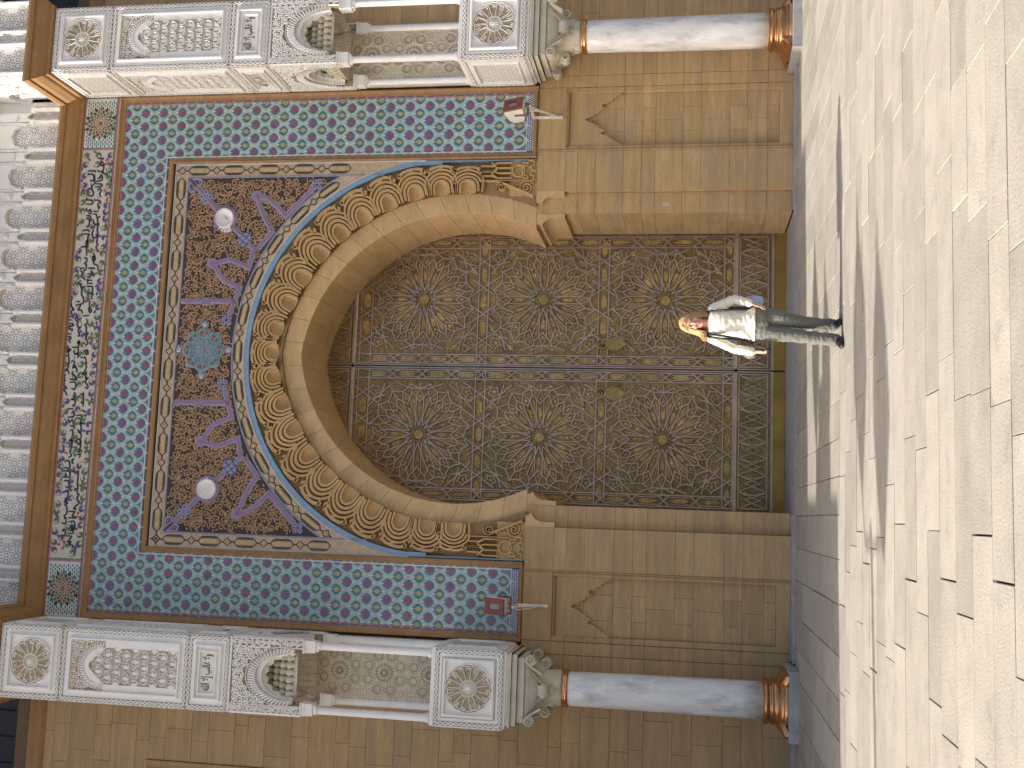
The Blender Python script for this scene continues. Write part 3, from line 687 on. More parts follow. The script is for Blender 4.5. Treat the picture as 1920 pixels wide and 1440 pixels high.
# ================================================================== calligraphy band
cb = MB(); Z0, Z1 = 11.43, 12.07
cb.add([FT(-4.44, Z0-0.04, 0.004), FT(4.44, Z0-0.04, 0.004), FT(4.44, Z1, 0.004), FT(-4.44, Z1, 0.004)], [(0, 1, 2, 3)])
CB = obj('calligraphy_band', cb, 'band_white', PW)
tag(CB, 'white painted band of black Arabic lettering with green and blue scrolls')
TXT = [[[3.36,0.253],[3.36,0.191],[3.35,0.132]],[[3.27,0.139],[3.29,0.16],[3.28,0.186],[3.24,0.186],[3.23,0.158],[3.25,0.134],[3.2,0.128],[3.14,0.133],[3.09,0.154]],[[3.14,0.419],[3.14,0.311],[3.13,0.279],[3.11,0.283]],[[3.08,0.414],[3.08,0.345],[3.06,0.304],[2.98,0.294],[2.96,0.331],[2.97,0.366]],[[3.07,0.288],[2.94,0.274],[2.89,0.295],[2.87,0.324],[2.81,0.313],[2.76,0.286],[2.72,0.28],[2.69,0.31],[2.7,0.358],[2.73,0.397]],[[2.62,0.42],[2.62,0.321],[2.6,0.289],[2.55,0.288],[2.55,0.406]],[[2.48,0.384],[2.44,0.386],[2.42,0.342],[2.45,0.32],[2.41,0.295],[2.38,0.303],[2.38,0.347]],[[2.34,0.38],[2.34,0.325],[2.3,0.291],[2.24,0.281]],[[2.28,0.377],[2.3,0.346],[2.26,0.315],[2.17,0.315],[2.14,0.346]],[[3.12,0.209],[3.13,0.16],[3.09,0.115],[3.07,0.069]],[[3.0,0.227],[3.01,0.186],[3.06,0.171],[3.04,0.147],[2.97,0.144],[2.95,0.25]],[[2.91,0.26],[2.9,0.149],[2.86,0.14],[2.85,0.255]],[[2.78,0.208],[2.82,0.175],[2.78,0.139],[2.73,0.165],[2.67,0.132]],[[2.62,0.263],[2.61,0.158],[2.58,0.149],[2.54,0.182],[2.47,0.156],[2.51,0.135]],[[2.42,0.26],[2.42,0.152]],[[2.37,0.255],[2.37,0.2],[2.31,0.176],[2.32,0.136],[2.29,0.166],[2.19,0.149],[2.1,0.153],[2.01,0.137],[1.95,0.137],[1.87,0.146],[1.83,0.121],[1.79,0.151],[1.71,0.103]],[[2.28,0.248],[2.21,0.228],[2.18,0.184],[2.21,0.173]],[[2.09,0.218],[2.04,0.243],[1.96,0.22],[1.96,0.165],[2.0,0.149],[2.01,0.183]],[[2.08,0.435],[2.09,0.327],[2.06,0.292]],[[2.02,0.446],[2.02,0.308],[2.0,0.295],[1.97,0.318],[1.82,0.304],[1.8,0.333],[1.9,0.339],[1.9,0.311]],[[1.79,0.434],[1.79,0.335],[1.64,0.316]],[[1.59,0.356],[1.6,0.316],[1.56,0.298],[1.5,0.334],[1.48,0.302],[1.39,0.311],[1.38,0.349]],[[1.42,0.424],[1.42,0.341]],[[1.37,0.405],[1.34,0.351],[1.28,0.384],[1.25,0.332],[1.21,0.306]],[[1.64,0.182],[1.61,0.204],[1.55,0.187],[1.57,0.149],[1.64,0.165],[1.5,0.169],[1.47,0.096],[1.37,0.073]],[[1.42,0.27],[1.42,0.163],[1.4,0.145]],[[1.37,0.213],[1.34,0.175],[1.29,0.152],[1.33,0.196],[1.36,0.188]],[[1.21,0.274],[1.21,0.17]],[[1.15,0.268],[1.16,0.154]],[[1.1,0.264],[1.1,0.162],[1.0,0.152],[0.95,0.123]],[[1.21,0.378],[1.16,0.426],[1.14,0.383],[1.08,0.364],[1.1,0.313],[1.06,0.348],[0.95,0.344],[0.9,0.307],[0.81,0.304],[0.8,0.353]],[[0.84,0.433],[0.84,0.359]],[[0.95,0.246],[0.99,0.194],[0.95,0.15],[0.92,0.174]],[[0.78,0.436],[0.78,0.351],[0.7,0.385],[0.69,0.332],[0.63,0.3]],[[0.94,0.557],[0.9,0.513],[0.84,0.535],[0.75,0.513],[0.7,0.47],[0.68,0.507],[0.63,0.508],[0.58,0.46],[0.55,0.479]],[[0.58,0.583],[0.58,0.487]],[[0.52,0.588],[0.52,0.493]],[[0.45,0.583],[0.46,0.474],[0.42,0.457],[0.41,0.527],[0.36,0.506],[0.36,0.465],[0.32,0.475]],[[0.62,0.395],[0.53,0.428],[0.49,0.367],[0.45,0.385],[0.38,0.343],[0.4,0.318],[0.34,0.353],[0.25,0.318],[0.25,0.359]],[[0.59,0.279],[0.6,0.171]],[[0.54,0.221],[0.47,0.198],[0.44,0.24],[0.39,0.208],[0.3,0.203],[0.29,0.172],[0.26,0.191],[0.19,0.201],[0.14,0.158],[0.08,0.184]],[[0.28,0.589],[0.28,0.472]],[[0.23,0.59],[0.23,0.495],[0.2,0.478],[0.18,0.517],[0.12,0.473]],[[0.08,0.508],[0.0,0.57],[-0.03,0.529],[0.0,0.466],[0.02,0.503],[-0.1,0.493]],[[0.17,0.325],[0.13,0.338],[0.15,0.312],[0.06,0.329],[-0.1,0.315]],[[0.05,0.437],[0.05,0.331]],[[-0.01,0.408],[-0.07,0.375],[-0.04,0.323]],[[0.86,0.194],[0.74,0.178],[0.69,0.141],[0.65,0.165],[0.73,0.204]],[[-0.0,0.217],[-0.07,0.168],[-0.02,0.145],[0.01,0.191]],[[-0.1,0.591],[-0.1,0.498],[-0.2,0.476],[-0.24,0.483],[-0.21,0.581]],[[-0.06,0.365],[-0.06,0.322],[-0.13,0.32]],[[-0.27,0.592],[-0.27,0.482],[-0.31,0.49],[-0.34,0.515],[-0.36,0.474],[-0.41,0.459]],[[-0.34,0.586],[-0.36,0.556],[-0.34,0.531]],[[-0.18,0.422],[-0.2,0.372],[-0.26,0.388],[-0.3,0.398],[-0.29,0.363],[-0.27,0.357],[-0.35,0.315],[-0.37,0.337]],[[-0.36,0.39],[-0.41,0.402],[-0.42,0.374],[-0.48,0.314],[-0.51,0.325],[-0.49,0.436]],[[-0.55,0.43],[-0.55,0.333],[-0.62,0.315],[-0.67,0.338],[-0.65,0.392]],[[-0.41,0.522],[-0.48,0.584],[-0.5,0.527],[-0.56,0.535],[-0.59,0.574],[-0.63,0.505],[-0.65,0.481],[-0.67,0.529],[-0.74,0.479],[-0.78,0.462]],[[-0.13,0.263],[-0.13,0.179],[-0.23,0.165],[-0.29,0.151],[-0.36,0.175],[-0.4,0.21],[-0.41,0.168],[-0.38,0.144],[-0.48,0.148],[-0.47,0.109],[-0.54,0.144],[-0.6,0.098],[-0.65,0.096],[-0.63,0.149]],[[-0.73,0.347],[-0.74,0.316],[-0.81,0.323],[-0.84,0.364],[-0.85,0.309],[-0.92,0.308],[-0.95,0.354]],[[-0.74,0.221],[-0.76,0.178],[-0.74,0.167],[-0.9,0.153],[-0.88,0.195]],[[-0.9,0.153],[-0.96,0.155]],[[-1.0,0.428],[-1.0,0.323]],[[-1.14,0.416],[-1.13,0.311],[-1.04,0.314],[-1.08,0.354]],[[-1.17,0.403],[-1.23,0.381],[-1.19,0.333],[-1.26,0.299],[-1.3,0.306],[-1.28,0.365]],[[-1.02,0.171],[-1.04,0.116],[-1.06,0.098]],[[-1.11,0.27],[-1.1,0.162]],[[-1.16,0.273],[-1.16,0.187],[-1.24,0.163],[-1.24,0.137],[-1.26,0.164],[-1.36,0.15],[-1.4,0.176],[-1.36,0.209],[-1.42,0.15],[-1.51,0.142]],[[-1.37,0.358],[-1.36,0.306],[-1.49,0.306],[-1.53,0.341],[-1.54,0.302],[-1.65,0.303],[-1.72,0.327],[-1.79,0.291],[-1.82,0.345]],[[-1.49,0.195],[-1.55,0.217],[-1.6,0.172],[-1.54,0.14],[-1.5,0.19]],[[-1.54,0.14],[-1.65,0.141],[-1.71,0.176],[-1.72,0.148],[-1.68,0.112]],[[-1.9,0.4],[-1.87,0.36],[-1.89,0.321],[-1.98,0.304],[-2.01,0.333],[-1.99,0.363],[-2.0,0.411]],[[-2.05,0.429],[-2.05,0.307],[-2.14,0.293],[-2.15,0.414]],[[-2.08,0.384],[-2.12,0.357],[-2.13,0.388]],[[-2.21,0.386],[-2.21,0.316],[-2.27,0.29],[-2.32,0.297],[-2.31,0.354]],[[-2.39,0.347],[-2.38,0.3],[-2.48,0.297],[-2.51,0.337],[-2.53,0.301],[-2.56,0.335],[-2.58,0.294],[-2.61,0.328],[-2.66,0.295],[-2.76,0.294],[-2.79,0.334],[-2.84,0.293],[-2.83,0.336]],[[-2.91,0.372],[-2.92,0.3],[-2.86,0.291]],[[-3.03,0.346],[-3.02,0.305],[-3.07,0.286],[-3.12,0.298],[-3.11,0.353]],[[-1.87,0.289],[-1.85,0.254],[-1.9,0.272],[-1.92,0.234]],[[-1.77,0.199],[-1.76,0.135],[-1.82,0.143]],[[-2.06,0.253],[-2.06,0.15],[-2.14,0.141],[-2.26,0.141],[-2.33,0.127],[-2.35,0.181],[-2.38,0.159]],[[-2.33,0.13],[-2.42,0.127],[-2.43,0.098],[-2.47,0.117],[-2.52,0.124],[-2.57,0.08],[-2.64,0.156],[-2.68,0.133],[-2.66,0.183]],[[-2.72,0.261],[-2.72,0.149],[-2.78,0.185],[-2.82,0.126],[-2.82,0.252]],[[-2.89,0.246],[-2.88,0.148],[-2.99,0.125],[-3.03,0.181],[-2.96,0.155],[-2.95,0.193],[-3.08,0.134]],[[-3.08,0.252],[-3.08,0.145]],[[-3.12,0.248],[-3.13,0.169],[-3.2,0.219],[-3.22,0.175],[-3.26,0.199],[-3.28,0.127],[-3.32,0.152]]]
ink = MB(); pts_all = []
for s_ in TXT:
    q = [(u, max(Z0+0.045, min(Z1-0.03, 11.5+v))) for u, v in s_]
    if len(q) > 2: q = cat_rom(q, 3)
    ink.strap(q, 0.032, 0.004, 0.011, flat=0.85, scale=[0.75+0.25*math.sin(math.pi*k/(len(q)-1)) for k in range(len(q))])
    pts_all += q
for u, v in pts_all[::9]:
    if rnd.random() < 0.5:
        d = rnd.choice((-0.055, 0.055)); t = v+d
        if Z0+0.05 < t < Z1-0.05: ink.strap([(u-0.025, t), (u+0.025, t+0.004)], 0.011, 0.004, 0.010)
obj('lettering', ink, 'ink', CB)
vi = MB(); used = []
def vine(u, v, r_, col, sg):
    a = rnd.random()*6.28
    vi.strap(spiral(u, v, r_*1.25, a, 1.0, sg, 11, 0.55), 0.011, 0.004, 0.010, mi=3, flat=0.8)
    vi.strap(spiral(u, v, r_*0.8, a+1, 0.8, sg, 8, 0.25), 0.042, 0.004, 0.012, mi=col, flat=0.8, scale=[0.3, 0.7, 1, 1.1, 1, 0.9, 0.8, 0.6, 0.3])
    t = a+3.6; c = (u+r_*math.cos(t), v+r_*math.sin(t))
    vi.poly([c, (c[0]+0.05*math.cos(t+0.6), c[1]+0.05*math.sin(t+0.6)), (c[0]+0.075*math.cos(t), c[1]+0.075*math.sin(t)), (c[0]+0.03*math.cos(t-0.7), c[1]+0.03*math.sin(t-0.7))], 0.004, 0.011, mi=rnd.choice((col, 2, col)))
k = 0; u = 3.40
while u > -3.42:
    for v in (11.97, 11.52, 11.75, 11.86, 11.63):
        c = (u+rnd.uniform(-0.03, 0.03), v)
        if all((c[0]-a)**2+(c[1]-b)**2 > 0.050**2 for a, b in pts_all) and all((c[0]-a)**2+(c[1]-b)**2 > 0.120**2 for a, b in used):
            vine(c[0], c[1], rnd.uniform(0.048, 0.062), k % 2, 1 if k % 3 else -1); used.append(c); k += 1
    u -= 0.055
obj('band_scrolls', vi, ['s_green', 's_blue', 's_red', 's_ochre'], CB)
ed = MB()
for v in (Z0+0.012, Z1-0.022): ed.strap([(-4.43, v), (4.43, v)], 0.028, 0.004, 0.012, mi=0); ed.strap([(-4.43, v+0.02), (4.43, v+0.02)], 0.008, 0.004, 0.012, mi=1)
for u in (-3.52, 3.52): ed.strap([(u, Z0), (u, Z1)], 0.03, 0.004, 0.0125, mi=0); ed.strap([(u+0.025, Z0), (u+0.025, Z1)], 0.008, 0.004, 0.0125, mi=1)
obj('band_edging', ed, ['pinkline', 'ink'], CB)
for s_ in (-1, 1):                                          # end panels: brick ground with sixteen-fold star
    ep = MB(); a, b = sorted((3.55*s_, 4.42*s_)); cu = (a+b)/2; cv_ = (Z0+Z1)/2
    ep.add([FT(a, Z0+0.03, 0.006), FT(b, Z0+0.03, 0.006), FT(b, Z1-0.04, 0.006), FT(a, Z1-0.04, 0.006)], [(0, 1, 2, 3)], 0)
    for r_ in range(14):
        v = Z0+0.045+r_*0.039
        for k in range(13):
            uu = a+0.01+k*0.068+(0.034 if r_ % 2 else 0)
            if uu+0.05 < b and math.hypot(uu+0.024-cu, v-cv_) > 0.27: ep.poly(rect(uu, uu+0.046, v, v+0.020), 0.005, 0.010, mi=1)
    ep.poly([(cu+0.275*math.cos(R(22.5+45*k)), cv_+0.275*math.sin(R(22.5+45*k))) for k in range(8)], 0.005, 0.010, mi=3)
    for rr_, n_, ph in ((0.262, 16, 0.0), (0.21, 16, 0.5), (0.165, 16, 0), (0.12, 16, 0.5), (0.08, 16, 0)):
        for k in range(n_):
            t = 2*math.pi*(k+ph)/n_; l = rr_*0.17
            ep.poly([(cu+(rr_+l)*math.cos(t), cv_+(rr_+l)*math.sin(t)), (cu+rr_*math.cos(t+0.12), cv_+rr_*math.sin(t+0.12)), (cu+(rr_-l)*math.cos(t), cv_+(rr_-l)*math.sin(t)), (cu+rr_*math.cos(t-0.12), cv_+rr_*math.sin(t-0.12))], 0.009, 0.013, mi=2 if rr_ > 0.1 and (k % 2) else 1)
    ep.poly(star(cu, cv_, 0.05, 0.03, 8), 0.009, 0.015, mi=4)
    obj('star_panel', ep, ['t_white', 't_dkgreen', 'ink', 'beige_check', 't_red'], CB)

# ================================================================== cornice (wraps the piers)
def path_cornice(off):
    i, o_, f = 4.46-off, 5.57+off, -1.11-off
    L = [(-o_, 0.6), (-o_, f), (-i, f), (-i, -off), (i, -off), (i, f), (o_, f), (o_, 0.6)]
    return L
cor = MB(); prof = [(0.0, 12.06), (0.045, 12.07), (0.05, 12.11), (0.09, 12.14), (0.15, 12.23), (0.17, 12.29), (0.17, 12.31), (0.20, 12.315), (0.225, 12.37), (0.225, 12.41), (0.02, 12.45)]
P = []
for off, z in prof: P += [(x_, y_, z) for x_, y_ in path_cornice(off)]
nn = 8
cor.add(P, [(k*nn+q, k*nn+q+1, (k+1)*nn+q+1, (k+1)*nn+q) for k in range(len(prof)-1) for q in range(nn-1)])
obj('cornice', cor, 'frame', PW)

# ================================================================== white arcade screen above the cornice
AS = thing('arcade_screen', 'white stucco blind arcade with screens, slot shade painted on, above the brown cornice', 'arcade', (0, 0, 12.45))
def lattice(mb, u0, u1, v0, v1, T, w=0.0, r_=0.10, n_=10, mi=1, wd=0.010):
    """geometric screen on a hexagonal net: slots painted dark, for shade in piercings"""
    row = 0; v = v0+r_*0.6
    while v < v1+r_*0.3:
        u = u0+r_*0.7+(r_ if row % 2 else 0)-r_*0.2
        while u < u1:
            for k in range(n_):
                t = 2*math.pi*k/n_
                for ra, rb, hw in ((0.26, 0.60, 0.115), (0.64, 1.0, 0.15)):
                    t2 = t+(math.pi/n_ if ra > 0.5 else 0)
                    q = [(u+r_*ra*math.cos(t2), v+r_*ra*math.sin(t2)), (u+r_*(ra+rb)/2*math.cos(t2)-r_*hw*math.sin(t2), v+r_*(ra+rb)/2*math.sin(t2)+r_*hw*math.cos(t2)),
                         (u+r_*rb*math.cos(t2), v+r_*rb*math.sin(t2)), (u+r_*(ra+rb)/2*math.cos(t2)+r_*hw*math.sin(t2), v+r_*(ra+rb)/2*math.sin(t2)-r_*hw*math.cos(t2))]
                    if all(u0 < a < u1 and v0 < b < v1 for a, b in q): mb.add([T(a, b, w+0.001) for a, b in q], [(0, 1, 2, 3)], mi)
            u += 2*r_
        v += r_*1.74; row += 1
def poly_arch(cu, hw, v0, rise, lobes=5, amp=0.02):
    """pointed, lobed arch outline from left foot to right foot"""
    out = []
    for k in range(25):
        t = math.pi*(1-k/24); f = 1+amp/hw*abs(math.sin(lobes*t)) if lobes else 1
        out.append((cu+hw*f*math.cos(t), v0+rise*f*math.sin(t)**0.9))
    return out
def arcade_bay(T, u0, big, parent):
    """one bay: frame plate with arch opening, recessed screen behind"""
    wd = 0.50 if big else 0.22; cu = u0+wd/2; hw = wd/2-0.02; vs = 0.70 if big else 0.50; rise = 0.27 if big else 0.17; top = 1.55
    mb = MB(); ar = poly_arch(cu, hw*0.94, vs, rise, 5 if big else 7, 0.014)
    if not big: ar = [(u, v+0.03*(1-abs(u-cu)/hw)) for u, v in ar]
    ar = [(cu-hw, 0)]+[(cu-hw, vs)]+ar+[(cu+hw, vs), (cu+hw, 0)]
    n_ = len(ar)
    P = [T(u, v, 0.0) for u, v in ar]+[T(u, v, -0.06) for u, v in ar]
    mb.add(P, [(k, k+1, n_+k+1, n_+k) for k in range(n_-1)])
    for k in range(n_-1):
        (a, b), (c, d) = ar[k], ar[k+1]
        if abs(c-a) > 1e-6: mb.add([T(a, b, 0), T(c, d, 0), T(c, top, 0), T(a, top, 0)], [(0, 1, 2, 3)])
    for a, c in ((u0, cu-hw), (cu+hw, u0+wd)): mb.add([T(a, 0, 0), T(c, 0, 0), T(c, top, 0), T(a, top, 0)], [(0, 1, 2, 3)])
    mb.strap([(u, v+0.012) for u, v in ar[2:-2]], 0.03, 0.0, 0.02, T=T)
    obj('arch_panel', mb, 'white', parent)
    sc_ = MB(); sc_.add([T(u0, 0, -0.058), T(u0+wd, 0, -0.058), T(u0+wd, top, -0.058), T(u0, top, -0.058)], [(0, 1, 2, 3)])
    lattice(sc_, cu-hw, cu+hw, 0.0, vs+rise+0.04, T, -0.056, 0.105 if big else 0.06, 10 if big else 8)
    obj('slot_shade_screen', sc_, ['white', 'hole_shade'], parent)
def colonnette(T0, u, parent, h=0.56):
    mb = MB(); p = T0(u, 0, 0.06); 
    mb.lathe([(0.04, 0), (0.04, 0.04), (0.036, 0.06), (0.033, h-0.09), (0.031, h-0.08), (0.031, h-0.06), (0.046, h-0.02), (0.048, h+0.04), (0.0, h+0.04)], 12)
    o = obj('colonnette', mb, 'white', parent, True); o.location = (p[0], p[1], p[2])
    return o
def arcade_run(T, u0, u1, start_big):
    u = u0; big = start_big
    while u < u1-0.1:
        wd = 0.50 if big else 0.22
        arcade_bay(T, u, big, AS); colonnette(T, u, AS, 0.56); u += wd; big = not big
    colonnette(T, u, AS)
arcade_run(lambda u, v, w: (u, 0.02-w, v), -4.39, 4.35, True)
for s_ in (-1, 1):
    xa = 4.46 if s_ > 0 else -5.60
    arcade_run(lambda u, v, w, xa=xa: (xa+u, -1.12-w, v), -0.02, 1.10, True)
    xi = 4.44*s_
    arcade_run(lambda u, v, w, xi=xi, s_=s_: (xi-s_*w, -1.10+u, v), 0.0, 0.95, True)
ar = MB(); ar.box(-4.5, 4.5, 0.10, 0.6, 0, 2.2)
for s_ in (-1, 1): ar.box(*sorted((4.50*s_, 5.56*s_)), -1.05, 0.6, 0, 2.2)
obj('screen_core', ar, 'white', AS)
for s_ in (-1, 1):
    for k in range(12):
        bo = MB(); bo.lathe([(0.0, 0.03), (0.02, 0.03), (0.035, 0.012), (0.05, 0.018), (0.055, 0.0)], 14)
        me = bo.mesh('rosette_boss', 'white', True)
        if k < 6: o = link('rosette_boss', me, AS); o.location = (-4.39+0.61+0.72*(k if s_ > 0 else k+6), 0.012, 0.93); o.rotation_euler = (R(90), 0, 0)
ev = MB(); ev.box(-4.6, 4.6, -0.22, 0.8, 14.02, 14.2); ev.box(-4.6, 4.6, -0.30, -0.22, 13.98, 14.25)
tag(obj('eave', ev, 'lamp_red'), 'dark brown timber eave above the white arcade', 'eave')

# ================================================================== side walls beyond the piers
def courses(z0, z1):
    out = [z0]; k = 0
    while out[-1] < z1-0.2:
        out.append(min(z1, out[-1]+(0.28, 0.44, 0.28, 0.22, 0.44)[k % 5])); k += 1
    return out
for s_, lab in ((-1, 'coursed sandstone wall left of the left marble column, framed openings above'), (1, 'coursed sandstone wall right of the right marble column')):
    SW = thing('side_wall', lab, 'wall', group=None)
    Tm = (lambda u, v, w: (u, -w, v)) if s_ > 0 else (lambda u, v, w: (-u, -w, v))
    cr = MB(); cr.box(*sorted((4.6*s_, 9*s_)), 0.05, 2.2, 0, 12.4); obj('wall_core', cr, 'mortar', SW)
    zz = ZS+[4.06]+courses(4.06, 12.05)[1:]
    for k in range(len(zz)-1):
        u = 4.605; q = 0; lim = 6.95 if s_ < 0 else 6.35
        cuts = [4.605, 5.0+0.25*((k*7) % 3)]
        while cuts[-1] < lim: cuts.append(cuts[-1]+rnd.uniform(0.55, 0.95))
        for a, b in zip(cuts, cuts[1:]):
            v0, v1 = zz[k], zz[k+1]
            if s_ < 0 and 5.0 < v0 < 10.0: b = min(b, 6.60)
            if b-a < 0.05 or v0 > 11.8: continue
            blk(a, b, v0, min(v1, 11.86), -0.06, 0.0, SW, T=Tm, b=0.005)
    rm = MB(); rm.box(*sorted((lim*s_, 9*s_)), 0.0, 0.3, 0, 11.86); obj('plain_stretch', rm, 'stone', SW)
    # high window: dark glazing in a moulded stone frame
    wf = MB(); wf.sweep([(5.3, 12.02), (9.0, 12.02)], [(0.13, -0.2), (0.13, 0.0), (0.10, 0.06), (0.05, 0.09), (-0.02, 0.06), (-0.10, 0.05), (-0.16, 0.0)], T=Tm)
    o = obj('window_frame', wf, 'frame', SW)
    gl = MB(); gl.box(*sorted((5.3*s_, 9.0*s_)), 0.25, 0.30, 12.10, 14.6); obj('window_pane', gl, 'glass_dark', o)
    br = MB()
    for k in range(3): br.box(*sorted(((6.05+0.42*k)*s_, (6.09+0.42*k)*s_)), 0.21, 0.25, 12.15, 14.5)
    br.box(*sorted((5.4*s_, 8.9*s_)), 0.212, 0.248, 12.50, 12.54); obj('window_bar', br, 'glass_dark', o)
    if s_ < 0:
        wf = MB(); wf.sweep([(6.68, 5.0), (6.68, 10.02), (8.6, 10.02), (8.6, 5.0)], [(0.07, -0.02), (0.07, 0.03), (0.02, 0.045), (-0.05, -0.03)], T=Tm)
        o = obj('niche_frame', wf, 'stone', SW)
        bk = MB(); bk.box(-8.6, -6.6, 0.02, 0.05, 5.0, 10.02); obj('niche_back', bk, 'frame', o)

# ================================================================== the bronze door
DR = thing('portal_door', 'tall bronze double door with star strapwork and gilded plates under the horseshoe arch', 'door', (0, 1.46, 0))
def TD(u, v, w): return (u, -w, v)
def door_rosette():
    mb = MB(); n_ = 16; wd = 0.037
    def P_(k, s, o_):
        a = 2*math.pi*k/n_; return (s*math.cos(a)-o_*math.sin(a), s*math.sin(a)+o_*math.cos(a))
    mb.poly(star(0, 0, 0.105, 0.085, 16), 0.0, 0.028, TD, 1, 0.012)
    ring = []; r2 = []
    for k in range(n_):
        for sg in (-1, 1):
            lift = 0.030 if (k+sg) % 2 else 0.034
            mb.strap([P_(k, 0.135, 0.060*sg), P_(k, 0.64, 0.066*sg)], wd, 0.0, lift, False, TD, 0, 0.5)
        ring += [P_(k, 0.645, -0.066), P_(k, 0.565, 0), P_(k, 0.645, 0.066), P_(k+0.5, 0.735, 0)]
        r2 += [P_(k, 0.80, 0), P_(k+0.30, 0.835, 0), P_(k+0.5, 0.90, 0), P_(k+0.70, 0.835, 0)]
        mb.strap([P_(k+0.5, 0.735, 0), P_(k+0.5, 0.90, 0)], wd*0.9, 0.0, 0.028, False, TD, 0, 0.5)
        mb.strap([P_(k, 0.645, 0.066), P_(k, 0.80, 0)], wd*0.8, 0.0, 0.027, False, TD, 0, 0.5)
        mb.strap([P_(k, 0.645, -0.066), P_(k, 0.80, 0)], wd*0.8, 0.0, 0.028, False, TD, 0, 0.5)
        # pillowed gilt plates in the petals and cells
        mb.poly([P_(k, 0.37, -0.040), P_(k, 0.53, -0.040), P_(k, 0.50, 0), P_(k, 0.53, 0.040), P_(k, 0.37, 0.040), P_(k, 0.30, 0)], 0.0, 0.014, TD, 1, 0.02)
        mb.poly([P_(k, 0.60, 0), P_(k, 0.66, 0.045), P_(k, 0.735, 0), P_(k, 0.66, -0.045)], 0.0, 0.016, TD, 1, 0.02)
        mb.poly([P_(k+0.5, 0.34, 0), P_(k+0.5, 0.60, -0.032), P_(k+0.5, 0.69, 0), P_(k+0.5, 0.60, 0.032)], 0.0, 0.012, TD, 1, 0.02)
    mb.strap(ring, wd, 0.0, 0.033, True, TD, 0, 0.5); mb.strap(r2, wd, 0.0, 0.031, True, TD, 0, 0.5)
    return mb.mesh('door_rosette', ['bronze', 'gilt_plate'])
ros = door_rosette()
for s_ in (-1, 1):
    lf = MB(); a, b = sorted((0.012*s_, 2.42*s_))
    lf.box(a, b, 0, 0.08, 0.012, 8.1)
    leaf = obj('door_leaf', lf, 'gilt', DR); leaf.location = (0, 0, 0)
    tag(leaf, 'left leaf of the bronze door' if s_ < 0 else 'right leaf of the bronze door')
    cx_ = 1.185*s_
    for z in (6.19, 4.08, 2.0): link('door_rosette', ros, leaf, (cx_, 0, z))
    sw_ = MB(); wd = 0.037; X = lambda u: u*s_
    # long uprights and rails of the strapwork
    for u in (0.055, 0.215, 2.10, 2.29): sw_.strap([(X(u), 0.86), (X(u), 7.38)], wd, 0, 0.03, False, TD, 0, 0.5)
    for z in (0.86, 1.02, 2.96, 3.13, 5.05, 5.22, 7.12, 7.32): sw_.strap([(X(0.055), z), (X(2.29), z)], wd, 0, 0.034, False, TD, 0, 0.5)
    for z0 in (2.0, 4.08, 6.19):                             # corners between rosette and rails
        for du in (-1, 1):
            for dz in (-1, 1):
                c = (cx_+du*0.885, z0+dz*0.94)
                sw_.strap([(c[0], c[1]-dz*0.44), (c[0]-du*0.12, c[1]-dz*0.30), (c[0]-du*0.30, c[1]-dz*0.12), (c[0]-du*0.44, c[1])], wd, 0, 0.033, False, TD, 0, 0.5)
                sw_.strap([(c[0], c[1]-dz*0.30), (c[0]-du*0.34, c[1]-dz*0.20)], wd, 0, 0.030, False, TD, 0, 0.5)
                sw_.strap([(c[0]-du*0.30, c[1]), (c[0]-du*0.20, c[1]-dz*0.34)], wd, 0, 0.031, False, TD, 0, 0.5)
                sw_.strap(star(c[0]-du*0.13, c[1]-dz*0.13, 0.105, 0.062, 5, 0.6), wd*0.8, 0, 0.030, True, TD, 0, 0.5)
                sw_.poly(circ(c[0]-du*0.13, c[1]-dz*0.13, 0.05, 8), 0, 0.016, TD, 1, 0.02)
                sw_.poly(circ(c[0]-du*0.06, c[1]-dz*0.38, 0.05, 7), 0, 0.014, TD, 1, 0.02); sw_.poly(circ(c[0]-du*0.38, c[1]-dz*0.06, 0.05, 7), 0, 0.014, TD, 1, 0.02)
        for du in (-1, 1):
            sw_.strap([(cx_+du*0.885, z0-0.40), (cx_+du*0.80, z0-0.17), (cx_+du*0.80, z0+0.17), (cx_+du*0.885, z0+0.40)], wd, 0, 0.029, False, TD, 0, 0.5)
            sw_.strap([(cx_+du*0.80, z0), (cx_+du*0.91, z0)], wd, 0, 0.029, False, TD, 0, 0.5)
    for z0, z1 in ((2.96, 3.13), (5.05, 5.22), (0.86, 1.02), (7.12, 7.32)):   # crossings and long plates in the rails
        for k in range(4):
            um = 0.235+0.465*k+0.233; zm = (z0+z1)/2
            sw_.strap([(X(um-0.14), zm-0.20), (X(um+0.14), zm+0.20)], wd, 0, 0.036, False, TD, 0, 0.5)
            sw_.strap([(X(um-0.14), zm+0.20), (X(um+0.14), zm-0.20)], wd, 0, 0.031, False, TD, 0, 0.5)
            sw_.strap([(X(um-0.14), zm+0.20), (X(um-0.20), zm+0.30)], wd, 0, 0.031, False, TD, 0, 0.5); sw_.strap([(X(um+0.14), zm-0.20), (X(um+0.20), zm-0.30)], wd, 0, 0.031, False, TD, 0, 0.5)
            sw_.poly([(X(um+0.09), zm), (X(um+0.15), z1-0.03), (X(um+0.31), z1-0.03), (X(um+0.37), zm), (X(um+0.31), z0+0.03), (X(um+0.15), z0+0.03)], 0, 0.014, TD, 1, 0.012)
